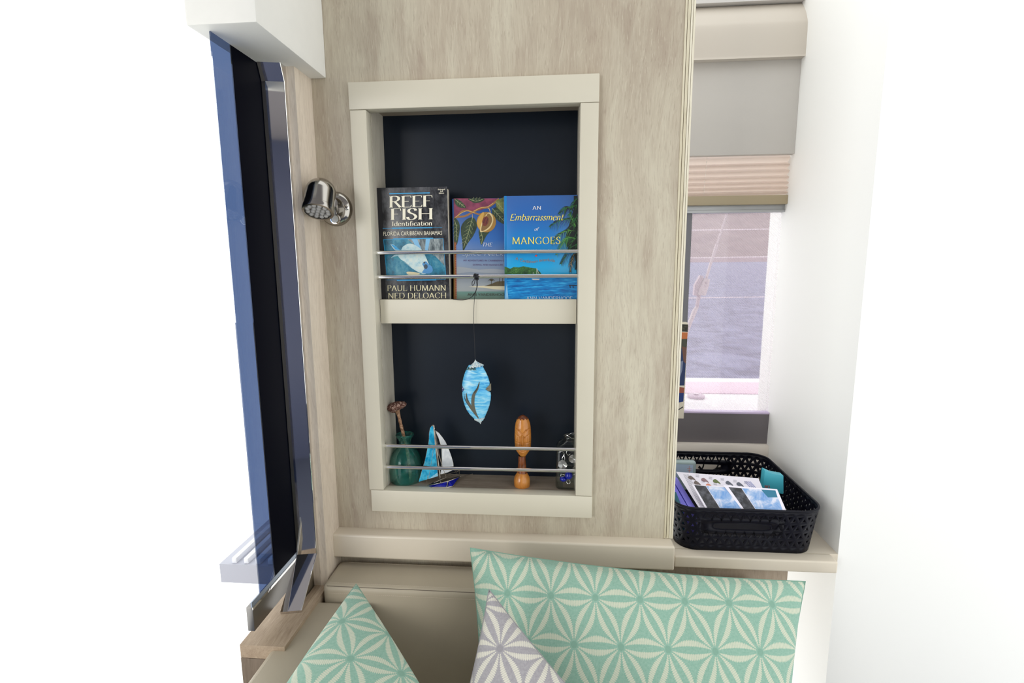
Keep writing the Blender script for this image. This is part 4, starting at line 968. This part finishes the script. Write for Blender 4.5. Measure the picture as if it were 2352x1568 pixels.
# ------------------------------------------------------------------ glass bottle with wire spirals and beads
YJ = .045
kJ = 1178/(1.06+YJ)
jx = at(1310,1060,YJ).x; jz = lambda y: at(1300,y,YJ).z; jw = 35/kJ
jr = empty('glass_bottle', (jx,YJ,ZF), 'clear square glass bottle decorated with wire spirals and blue beads, right end of lower shelf', 'bottle')
JG = NT('clear_bottle_glass'); ja = JG.add('ShaderNodeBsdfTransparent'); ja.inputs[0].default_value = (.80,.84,.82,1); jb = JG.add('ShaderNodeBsdfGlossy'); jb.inputs['Roughness'].default_value = .03
jl = JG.add('ShaderNodeLayerWeight'); jl.inputs[0].default_value = .35; jc = JG.add('ShaderNodeMixShader')
JG.link(JG.math('MULTIPLY_ADD',jl.outputs['Facing'],.42,.03), jc.inputs[0]); JG.link(ja.outputs[0], jc.inputs[1]); JG.link(jb.outputs[0], jc.inputs[2]); JG.link(jc.outputs[0], JG.out.inputs[0])
def sq(u, r, e):
    a = 2*math.pi*u; c, s_ = math.cos(a), math.sin(a)
    k = (abs(c)**e+abs(s_)**e)**(-1/e); return r*c*k, r*s_*k
pr = [(ZF+.0005,jw*.5,6),(ZF+.0005,jw*.93,6),(ZF+.004,jw,6),(jz(1060),jw,6),(jz(1032),jw*.98,6),(jz(1022),jw*.93,5),(jz(1014),jw*.78,3),(jz(1008),jw*.55,2),(jz(1004),jw*.42,2),(jz(1002),jw*.42,2)]
mb = MB(); mb.grid(64,len(pr)-1,lambda u,v: (lambda q: (lambda xy: (jx+xy[0],YJ+xy[1]*.8,q[0]))(sq(u,q[1],q[2])))(pr[min(len(pr)-1,int(round(v*(len(pr)-1))))]))
mb.build('bottle_body', JG.m, jr, smooth=60, weld=True)
MB().lathe([(jw*.46+.0018*math.cos(a), jz(1001)+.0018*math.sin(a)) for a in [2*math.pi*k/8 for k in range(8)]],32,(jx,YJ,0),close=True).build('bottle_rim', JG.m, jr, smooth=70)
WIRE = M('silver_wire',(.8,.8,.8,1),.2,1)
yw = YJ-jw*.8-.0012
def spiral(cx_, cy_, r, turns):
    c = at(cx_,cy_,yw); N = int(turns*22)
    return [Vector((c.x+(r*i/N)*math.cos(2*math.pi*turns*i/N), yw, c.z+(r*i/N)*math.sin(2*math.pi*turns*i/N))) for i in range(2,N+1)]
MB().tube(spiral(1292,1066,10.8/kJ,6), .00042, 5).build('wire_spiral', WIRE, jr, smooth=60)
MB().tube(spiral(1316,1053,10.2/kJ,6), .00042, 5).build('wire_spiral', WIRE, jr, smooth=60)
mb = MB()
def loop(pts, r=.0005, closed=False): MB().tube([at(x,y,yw) for x,y in [tuple(q) for q in cr(pts,6,closed)]], r, 5, closed=closed).build('wire_loop', WIRE, jr, smooth=60)
loop([(1281,1040),(1287,1037),(1293,1037.5),(1296,1043),(1292,1050),(1291,1054),(1295,1058),(1297,1053),(1295,1043)])
loop([(1303,1034),(1301,1040),(1305,1045),(1310,1042)]); loop([(1316,1075),(1321,1070)])
loop([(1288,1091),(1292,1089),(1297,1090.5),(1294,1094),(1289,1095)],closed=True); loop([(1304,1101),(1301,1106),(1304,1110),(1309,1109),(1309,1104),(1306,1100)],.0006); loop([(1317,1090),(1322,1089)])
mb.tube([Vector((jx+.012*math.cos(a)-.002, YJ+.010*math.sin(a), jz(1003)+.004*math.sin(a*2)+.003)) for a in [2*math.pi*k/24 for k in range(24)]], .0005, 5, closed=True)
mb.build('wire_loop', WIRE, jr, smooth=60)
BG = M('cobalt_bead',(.004,.012,.26,1),.06,spec=.7)
MB().ball(at(1306.5,1091.5,yw-.004), .0088, 20).build('bead', BG, jr, smooth=70)
MB().ball(at(1294,1099,yw+.003), .0082, 20, (1,1,.75)).build('bead', BG, jr, smooth=70)

# ------------------------------------------------------------------ corner sofa
sofa = empty('corner_sofa', (-.1,-.25,-1.30), 'taupe vinyl corner sofa backrest with stitched seams below the shelf', 'sofa')
XS = at(1775,1335,-.10).x
ZS = -.668
def cushion(x0, x1, y0, y1, z0, z1, b): return MB().box(x0,x1,y0,y1,z0,z1)
cushion(-.484,XS,-.106,-.009,-1.02,ZS,0).build('back_cushion', VINYL, sofa, bevel=.014, bseg=4)
zl_ = -.7015
MB().box(-.5185,-.372,-.72,-.1075,-1.02,zl_).build('side_cushion', VINYL, sofa, bevel=.013, bseg=4)
MB().box(-.37,XS,-.75,-.1075,-1.12,-1.0).build('seat_cushion', VINYL, sofa, bevel=.02, bseg=3)
MB().box(-.50,XS,-.74,-.02,-1.34,-1.125).build('sofa_base', M('sofa_base_beige',rgb(170,158,142),.5), sofa)
mb = MB(THREAD)
def stitches(a, b, pitch=.0042, r=.00042):
    a = Vector(a); b = Vector(b); L = (b-a).length; d = (b-a)/L; n = int(L/pitch)
    for i in range(n):
        p0 = a+d*(i*pitch); mb.tube([p0, p0+d*pitch*.62], r, 4)
stitches((-.47,-.0945,ZS-.0003),(XS-.01,-.0945,ZS-.0003)); stitches((-.46,-.020,ZS-.0001),(XS-.01,-.020,ZS-.0001)); stitches((-.47,-.1062,ZS-.0165),(XS-.01,-.1062,ZS-.0165))
stitches((-.5075,-.70,zl_-.0002),(-.5075,-.13,zl_-.0002)); stitches((-.388,-.70,zl_-.0002),(-.388,-.13,zl_-.0002))
mb.build('stitching', THREAD, sofa, kind='stuff')
mb = MB(M('seam_dark',rgb(96,86,76),.6)); mb.tube([(-.474,-.1025,ZS-.0034),(XS-.01,-.1025,ZS-.0034)], .0007, 6); mb.tube([(-.515,-.70,zl_-.0035),(-.515,-.12,zl_-.0035)], .0007, 6)
mb.build('seam', None, sofa)

# ------------------------------------------------------------------ star patterned cushions
def star_fabric(name, ground, ground2, star):
    t = NT(name); uvn = t.add('ShaderNodeTexCoord'); sp = t.add('ShaderNodeSeparateXYZ'); t.link(uvn.outputs['UV'], sp.inputs[0])
    U, V = sp.outputs[0], sp.outputs[1]; H = math.sqrt(3)/2; m = t.math; total = None
    for ang in (0, 60, 120):
        c, s_ = math.cos(math.radians(ang)), math.sin(math.radians(ang))
        s1 = m('ADD', m('MULTIPLY',U,c), m('MULTIPLY',V,s_)); t1 = m('ADD', m('MULTIPLY',U,-s_), m('MULTIPLY',V,c))
        nrow = m('ROUND', m('DIVIDE',t1,H)); tt = m('ABSOLUTE', m('SUBTRACT', t1, m('MULTIPLY',nrow,H)))
        ss = m('FRACT', m('ADD', m('SUBTRACT', s1, m('MULTIPLY',nrow,.5)), 64.0))
        par = m('MULTIPLY', m('MULTIPLY', ss, 4.0), m('SUBTRACT', 1.0, ss))
        comb = m('SINE', m('MULTIPLY', ss, 2*math.pi*27))
        outer = m('MULTIPLY', m('POWER', par, 1.3), .172); inner = m('MULTIPLY', m('POWER', par, .85), .068)
        outer = m('ADD', outer, m('MULTIPLY', m('MULTIPLY', comb, par), .012)); inner = m('SUBTRACT', inner, m('MULTIPLY', m('MULTIPLY', comb, par), .006))
        a = m('SMOOTH_MIN', 1.0, 1.0, 0.0)
        def edge(x): return m('MULTIPLY_ADD', x, 70.0, .5, clamp=True)
        band = m('MULTIPLY', edge(m('SUBTRACT', outer, tt)), edge(m('SUBTRACT', tt, inner)))
        hub = m('MULTIPLY', edge(m('SUBTRACT', ss, .088)), edge(m('SUBTRACT', .912, ss)))
        band = m('MULTIPLY', band, hub)
        sx2 = m('MINIMUM', ss, m('SUBTRACT', 1.0, ss)); dd_ = m('SQRT', m('ADD', m('MULTIPLY', sx2, sx2), m('MULTIPLY', tt, tt)))
        if ang == 0: hubs = edge(m('SUBTRACT', .066, dd_))
        band = m('MULTIPLY', band, m('MULTIPLY_ADD', comb, .17, .80))
        total = band if total is None else m('MAXIMUM', total, band)
    nz = t.noise(t.coord('UV'), 22, 5, .7)
    g = t.mix(t.ramp(nz,[(.35,0.),(.65,1.)]), ground, ground2)
    g = t.mix(m('MULTIPLY', hubs, .75), g, tuple(v*.9 for v in ground[:3])+(1,))
    col = t.mix(m('MULTIPLY', total, m('MULTIPLY_ADD', nz, .5, .66, clamp=True)), g, star)
    wv_ = t.noise(t.coord('UV'), 260, 2, .5); t.bump(wv_, .25, .0006)
    t.b.inputs['Sheen Weight'].default_value = .15
    return t.fin(col, .85, 0, .2)
MINT = star_fabric('mint_star_cotton', rgb(130,170,152), rgb(149,183,167), rgb(208,208,188))
GREYF = star_fabric('grey_star_cotton', rgb(154,151,156), rgb(170,167,171), rgb(222,219,204))
def pillow(name, A, Bc, Cc, Dc, thick, m, spacing, vs, uv0, label, pinch=.07, rotd=0, back=.9, crease=0):
    "corners A top-left, B top-right, C bottom-right, D bottom-left"
    if Cc is None: Cc = Bc+Dc-A
    A, Bc, Cc, Dc = map(Vector, (A,Bc,Cc,Dc)); n = (Bc-A).cross(Dc-A).normalized()
    if n.y > 0: n = -n
    eu = Vector((1,0,0)); eu = (eu-n*eu.dot(n)).normalized(); ev = n.cross(eu)
    if ev.z < 0: ev = -ev
    cr_, sr_ = math.cos(math.radians(rotd)), math.sin(math.radians(rotd)); eu, ev = eu*cr_+ev*sr_, ev*cr_-eu*sr_
    rr = random.Random(len(label))
    ph = [rr.uniform(0,6) for _ in range(4)]
    def pos(u, v, sgn):
        s_, t_ = 2*u-1, 2*v-1
        s2_ = s_*(1-pinch*(1-t_*t_)**1.0*abs(s_)**2); t2_ = t_*(1-pinch*(1-s_*s_)**1.0*abs(t_)**2)
        a, b = (s2_+1)/2, (t2_+1)/2
        P = (A*(1-a)+Bc*a)*(1-b)+(Dc*(1-a)+Cc*a)*b
        h = max(0,(1-s_*s_))**.5*max(0,(1-t_*t_))**.5
        h = h**.8*(1+.05*math.sin(5*a+ph[0])*math.sin(4*b+ph[1]))+.03*math.sin(13*a+4*b+ph[2])*(1-abs(s_))*(1-abs(t_))**.5
        h += (.055*math.sin(19*a+7*b+ph[3])*math.sin(9*a-3*b)+.035*math.sin(31*a-9*b+ph[0]))*(1-s_**4)*(1-t_**4)*max(0,1-2.2*b)**1.2*crease
        return P, P+n*sgn*thick*h*(1 if sgn > 0 else back)
    def uvf(u, v):
        P, _ = pos(u, v, 1); q = P-A; return (q.dot(eu)/spacing+uv0[0], q.dot(ev)/spacing/vs+uv0[1])
    root = empty(name, tuple((Cc+Dc)/2), label, 'cushion', None)
    mb = MB(m); mb.grid(90,70,lambda u,v: pos(u,v,1)[1], uvf); mb.grid(60,46,lambda u,v: pos(u,v,-1)[1], uvf, flip=True)
    mb.build('cushion_cover', None, root, smooth=80)
    mb = MB(m); pr_ = [(i/40,0) for i in range(40)]+[(1,i/40) for i in range(40)]+[(1-i/40,1) for i in range(40)]+[(0,1-i/40) for i in range(40)]
    mb.uv = {}
    mb.tube([pos(u,v,1)[0] for u,v in pr_], .0011, 6, closed=True)
    mb.build('seam_piping', None, root, smooth=80)
    return root
# large mint cushion across the corner
pillow('cushion', at(1080,1258,-.135), at(1850,1335,-.135), (.345,-.385,-.975), (-.112,-.385,-.975), .072, MINT, .0795, 1.06, (-.48,.02),
  'large mint-green cushion with cream starbursts spanning the right of the sofa back', pinch=.045, crease=1)
pillow('cushion', at(818,1341,-.215), at(1130,1860,-.50), None, at(420,1940,-.60), .05, MINT, .0795, 1.0, (.35,.4),
  'mint-green cushion with cream starbursts standing corner up at the left end of the sofa', pinch=-.02)
pillow('cushion', at(1123,1353,-.27), at(1600,1880,-.46), None, at(955,1950,-.50), .05, GREYF, .076, 1.0, (.15,.3),
  'grey cushion with cream starbursts standing corner up in front of the large mint cushion', pinch=.07)

# ------------------------------------------------------------------ book peeking out behind the panel, by the window
YK = .365
xk1 = at(1576,840,YK).x; zk1 = at(1570,741,YK).z; zk0 = at(1560,961,YK).z
MB().box(.12,.334,YK-.01,.42,zk0-.012,zk0-.0005).build('trim_10', CREAM, kind='structure')
bk = empty('picture_book', (.30,YK+.012,zk0), 'upright book with blue and orange cover half hidden behind the plywood edge by the window', 'book')
MB().box(.20,xk1,YK,YK+.022,zk0,zk1).build('page_block', PAGES, bk, bevel=.001)
p = Print((0,YK,0),(0,-1,0))
SPK = NT('print_speckled_dark'); k_ = SPK.noise(SPK.coord(),240,3,.6); SPK.fin(SPK.ramp(k_,[(.45,rgb(30,28,22)),(.6,rgb(72,66,48))]),.5)
zx = lambda y: 1581-(y-740)*.062
p.poly([(1540,743),(zx(743),745),(zx(760),762),(1540,760)], SPK.m, 2)
p.poly([(1540,762),(zx(762),763),(zx(780),778),(1540,779)], M('print_orange',rgb(196,112,58),.5), 2)
p.poly([(1540,779),(zx(779),778),(zx(800),800),(1540,800)], M('print_olive',rgb(70,72,60),.5), 2)
p.poly([(1540,800),(zx(800),800),(zx(885),885),(1540,885)], M('print_denim',rgb(28,50,96),.5), 2)
p.poly([(1566,795),(zx(796),798),(zx(835),835),(1570,830)], M('print_brown',rgb(110,74,60),.5), 3)
p.poly([(1563,830),(1569,828),(1567,850),(1560,872)], M('print_slate',rgb(120,132,160),.5), 3)
p.poly([(1540,885),(zx(885),890),(zx(902),902),(1540,902)], M('print_rust',rgb(150,78,58),.5), 2)
p.poly([(1540,902),(zx(902),902),(zx(926),922),(1540,928)], M('print_blue',rgb(22,52,120),.5), 2)
p.rib([(1540,952),(zx(936),934)], 2.2, BLACKP, 3, False)
p.build('cover_picture', bk)

# ------------------------------------------------------------------ black perforated basket
BX0, BX1, BY0, BY1, BZ0, BZ1, BR_ = .266, .578, .006, .345, -.6268, -.525, .045
bas = empty('plastic_basket', ((BX0+BX1)/2,(BY0+BY1)/2,BZ0), 'black perforated plastic basket of leaflets on the counter under the window', 'basket')
BPL = M('black_plastic',(.004,.004,.009,1),.42,spec=.2)
def foot(s, ins):
    x0, x1, y0, y1, r = BX0+ins, BX1-ins, BY0+ins, BY1-ins, BR_-ins*.3
    L = [x1-x0-2*r, math.pi*r/2, y1-y0-2*r, math.pi*r/2, x1-x0-2*r, math.pi*r/2, y1-y0-2*r, math.pi*r/2]; T = sum(L); q = (s % 1)*T
    c = [((x0+r,y0),(1,0)),((x1-r,y0+r),-90),((x1,y0+r),(0,1)),((x1-r,y1-r),0),((x1-r,y1),(-1,0)),((x0+r,y1-r),90),((x0,y1-r),(0,-1)),((x0+r,y0+r),180)]
    for i, l in enumerate(L):
        if q <= l or i == 7:
            P, d = c[i]
            if isinstance(d, tuple): return (P[0]+d[0]*q, P[1]+d[1]*q)
            a = math.radians(d+q/l*90); return (P[0]+r*math.cos(a), P[1]+r*math.sin(a))
        q -= l
def bs(s, t):
    x, y = foot(s, .011*(1-t)); return Vector((x, y, BZ0+(BZ1-BZ0)*t))
PER = 2*(BX1-BX0-2*BR_)+2*(BY1-BY0-2*BR_)+2*math.pi*BR_; HB = BZ1-BZ0
NTR = 60; a_t = PER/NTR; rowsn = 4; t0, t1 = .13, .90; hr = (t1-t0)/rowsn
mb = MB(BPL)
def Q(*st): mb.face([mb.vert(bs(s/PER, t)) for s, t in st])
sf_ = (BX0+.141-(BX0+BR_)); front_c = sf_; front_len = BX1-BX0-2*BR_
back_c = front_len+math.pi*BR_/2*2+(BY1-BY0-2*BR_)+(front_len-sf_)
slots = [(front_c,.60),(back_c,.60)]; SW, SHh = .0625, .085
def inslot(s, t):
    for c, tc in slots:
        if abs(s-c) < SW+.014 and abs(t-tc) < hr*1.02: return True
    return False
tri_n = 0
for r in range(rowsn):
    for i in range(NTR):
        off = .5*(r % 2); A_ = ((i+off)*a_t, t0+r*hr); B_ = ((i+1+off)*a_t, t0+r*hr); C_ = ((i+.5+off)*a_t, t0+(r+1)*hr); D_2 = ((i+1.5+off)*a_t, t0+(r+1)*hr)
        for T_ in ((A_,B_,C_),(B_,D_2,C_)):
            cx_ = sum(q[0] for q in T_)/3; cy_ = sum(q[1] for q in T_)/3
            if inslot(cx_, cy_): continue
            I_ = [(cx_+(q[0]-cx_)*.42, cy_+(q[1]-cy_)*.42) for q in T_]
            for k in range(3): Q(T_[k], T_[(k+1)%3], I_[(k+1)%3], I_[k])
for i in range(NTR*2):
    a, b = i*a_t/2, (i+1)*a_t/2
    Q((a,t1),(b,t1),(b,.985),(a,.985)); Q((a,0),(b,0),(b,t0),(a,t0))
for c, tc in slots:   # plate around each handle slot
    N = 48; W_ = SW+.026; Hh = hr*1.0
    for k in range(N):
        def ring(k, w_, h_, e):
            a = 2*math.pi*k/N; cc_, s2 = math.cos(a), math.sin(a); g = (abs(cc_)**e+abs(s2)**e)**(-1/e); return (c+w_*cc_*g, tc+h_*s2*g)
        Q(ring(k,SW,SHh,5), ring(k+1,SW,SHh,5), ring(k+1,W_,Hh,14), ring(k,W_,Hh,14))
mb.build('basket_wall', None, bas, solid=.0022, weld=True, smooth=50)
MB().tube([bs(i/160,.995) for i in range(160)], .0028, 8, closed=True).build('basket_rim', BPL, bas, smooth=60)
mb = MB(BPL); n_ = 80; ids = [mb.vert(bs(i/n_,.01)) for i in range(n_)]; mb.face(ids); mb.build('basket_bottom', None, bas, solid=.002)
mb = MB(BPL)
for c, tc in slots:
    mb = MB(BPL); mb.tube([bs((c+SW*math.cos(a)*g)/PER, tc+SHh*math.sin(a)*g) for a in [2*math.pi*k/48 for k in range(48)] for g in [(abs(math.cos(a))**5+abs(math.sin(a))**5)**-.2]], .0016, 6, closed=True); mb.build('handle_rim', None, bas, smooth=60)

# leaflets and cards in the basket
def sheet(name, px4, zs4, m, label, cat='card', group='leaflets in the black basket', th=.0006):
    P = [at(x,y,Z=z) for (x,y), z in zip(px4, zs4)]
    n = (P[1]-P[0]).cross(P[3]-P[0]).normalized(); n = n if n.z > 0 else -n
    P[2] = P[2]-n*((P[2]-P[0]).dot(n))
    r = empty(name, tuple(sum(P,Vector())/4), label, cat, group)
    MB().prism([q-n*th for q in P], n*th).build('card_sheet', m, r)
    return r, P, n
PAPER = M('leaflet_paper',rgb(228,224,236),.35); BLK = NT('print_photo_dark'); k_ = BLK.noise(BLK.coord(),60,4,.6); BLK.fin(BLK.ramp(k_,[(.45,rgb(30,30,36)),(.75,rgb(96,98,108))]),.25)
SKY = NT('print_sky_photo'); k_ = SKY.noise(SKY.coord(),45,5,.6,.6); SKY.fin(SKY.ramp(k_,[(.36,rgb(96,146,206)),(.5,rgb(146,174,214)),(.64,rgb(208,212,228))]),.25)
INK = M('print_ink_grey',rgb(110,108,122),.5)
r1, P1, n1_ = sheet('fish_identification_card', [(1553,1083),(1742,1098),(1772,1176),(1607,1168)], [-.500,-.500,-.534,-.534], PAPER, 'white card printed with rows of small fish, at the back of the basket')
p = Print(P1[0], n1_)
for i in range(5): p.rib([(1570+i*2.6,1089),(1609+i*2.9,1163)], .7, INK, 1, False)
for i, (x, y) in enumerate(((1588,1098),(1618,1103),(1645,1106),(1674,1110),(1699,1113),(1601,1110),(1629,1116))):
    c = (M('print_fish_brown',rgb(104,92,88),.5), M('print_fish_mauve',rgb(140,112,118),.5), M('print_fish_olive',rgb(96,110,60),.5), M('print_fish_slate',rgb(88,92,106),.5), M('print_fish_slate',rgb(1,1,1)), M('print_fish_brown',rgb(1,1,1)), M('print_fish_coral',rgb(206,130,104),.5))[i]
    p.poly([(x-7,y-4),(x-2,y-6),(x+4,y-2),(x+9,y+3),(x+10,y+6),(x+4,y+3),(x-2,y+3),(x-7,y)], c, 2, True)
    for k in range(3): p.rib([(x+10,y-8+k*2.2),(x+18,y-7+k*2.2)], .7, INK, 2, False)
for i in range(4): p.rib([(1722-i*4,1105),(1738-i*4,1122)], 1.8, M('print_heading',rgb(140,146,190),.5), 2, False)
p.build('card_print', r1)
r2, P2, n2 = sheet('leaflet', [(1590,1112),(1668,1118),(1712,1175),(1622,1170)], [-.498,-.498,-.5325,-.5325], PAPER, 'leaflet with dark and cloudy-sky photo strips lying left of its twin')
p = Print(P2[0], n2); p.poly([(1594,1113),(1621,1116),(1657,1172),(1627,1170)], BLK.m, 1); p.poly([(1622,1116),(1665,1119),(1708,1175),(1658,1172)], SKY.m, 1); p.build('photo_print', r2)
r3, P3, n3 = sheet('leaflet', [(1661,1114),(1785,1123),(1806,1178),(1710,1174)], [-.495,-.495,-.531,-.531], PAPER, 'leaflet with dark and cloudy-sky photo strips overlapping at the right')
p = Print(P3[0], n3); p.poly([(1673,1118),(1703,1121),(1739,1175),(1712,1173)], BLK.m, 1); p.poly([(1704,1121),(1781,1126),(1800,1177),(1740,1175)], SKY.m, 1); p.poly([(1748,1124),(1781,1126),(1786,1142),(1764,1142)], M('print_teal_corner',rgb(30,110,140),.3), 2); p.build('photo_print', r3)
for (q4, col, lab) in (([(1542,1094),(1555,1096),(1599,1168),(1584,1168)], rgb(132,126,226), 'lilac folder leaning at the left end of the basket, nearer the cards'), ([(1536,1106),(1547,1108),(1582,1168),(1569,1168)], rgb(112,108,210), 'lilac folder behind the first lilac one at the basket\'s left end'), ([(1545,1128),(1553,1130),(1568,1168),(1557,1168)], rgb(18,86,104), 'dark teal folder at the far left end of the basket')):
    P = [at(x,y,Z=z) for (x,y), z in zip(q4,(-.520,-.520,-.542,-.542))]
    rr_ = empty('folder', tuple(sum(P,Vector())/4-Vector((0,0,.05))), lab, 'folder', 'folders in the black basket')
    dn = Vector((.012,.02,-.07))
    MB().prism([P[0],P[1],P[2],P[3]], dn).build('folder_sleeve', M('folder_'+lab[:4].strip()+str(int(q4[0][0])),col,.45), rr_)
YC = .235
cb = empty('clear_card_box', at(1575,1098,YC), 'clear plastic box with an orange ship picture standing at the back of the basket', 'box')
a, b = at(1530,1100,YC), at(1600,1061,YC)
MB().box(a.x,b.x,YC,YC+.02,a.z-.03,b.z).build('box_shell', M('clear_plastic_mint',rgb(176,196,196),.15,trans=.3), cb, bevel=.006, bseg=3)
p = Print((0,YC,0),(0,-1,0)); p.poly([(1540,1065),(1592,1067),(1592,1098),(1540,1095)], M('print_pale_sky',rgb(176,196,216),.4), 1)
ORG = M('print_ship_orange',rgb(206,120,96),.5); p.rib([(1583,1070),(1583,1090)],1,ORG,2,False); p.rib([(1577,1086),(1583,1090),(1590,1086)],1.6,ORG,2); p.rib([(1578,1076),(1589,1076)],1,ORG,2,False); p.rib([(1579,1080),(1588,1080)],1,ORG,2,False); p.rib([(1574,1092),(1588,1094)],1.4,ORG,2,False)
p.build('ship_print', cb)
YB2 = .13; cbg = empty('snack_packet', at(1775,1150,YB2), 'turquoise packet with red lettering at the right end of the basket', 'packet')
q = [(1752,1122),(1757,1080),(1775,1088),(1800,1092),(1800,1135),(1770,1130)]
MB().prism([at(x,y,YB2) for x,y in q],(0,.02,0),tri=True).build('packet_body', M('packet_turquoise',rgb(70,176,196),.35), cbg, bevel=.002)
p = Print((0,YB2-.0004,0),(0,-1,0)); p.text(sans_text('an',.01),(1756,1119),(1768,1120),8,M('packet_red',rgb(170,70,60),.4)); p.build('packet_lettering', cbg)
mb = MB(BLACKP); YQ = .40
zq_ = lambda x,y: at(x,y,.36)
mb.tube(cr([zq_(1606,1070),zq_(1614,1079),zq_(1630,1082),zq_(1645,1075),zq_(1652,1064),zq_(1658,1068),zq_(1650,1080),zq_(1640,1083),zq_(1652,1074),zq_(1660,1080)],6), .0022, 6); mb.tube(cr([zq_(1610,1062),zq_(1616,1066),zq_(1612,1076),zq_(1604,1073)],6), .0022, 6)
mb.build('coiled_cable', None, None, smooth=60, label='black cable coil lying behind the basket, seen through its rear handle slot', cat='cable')
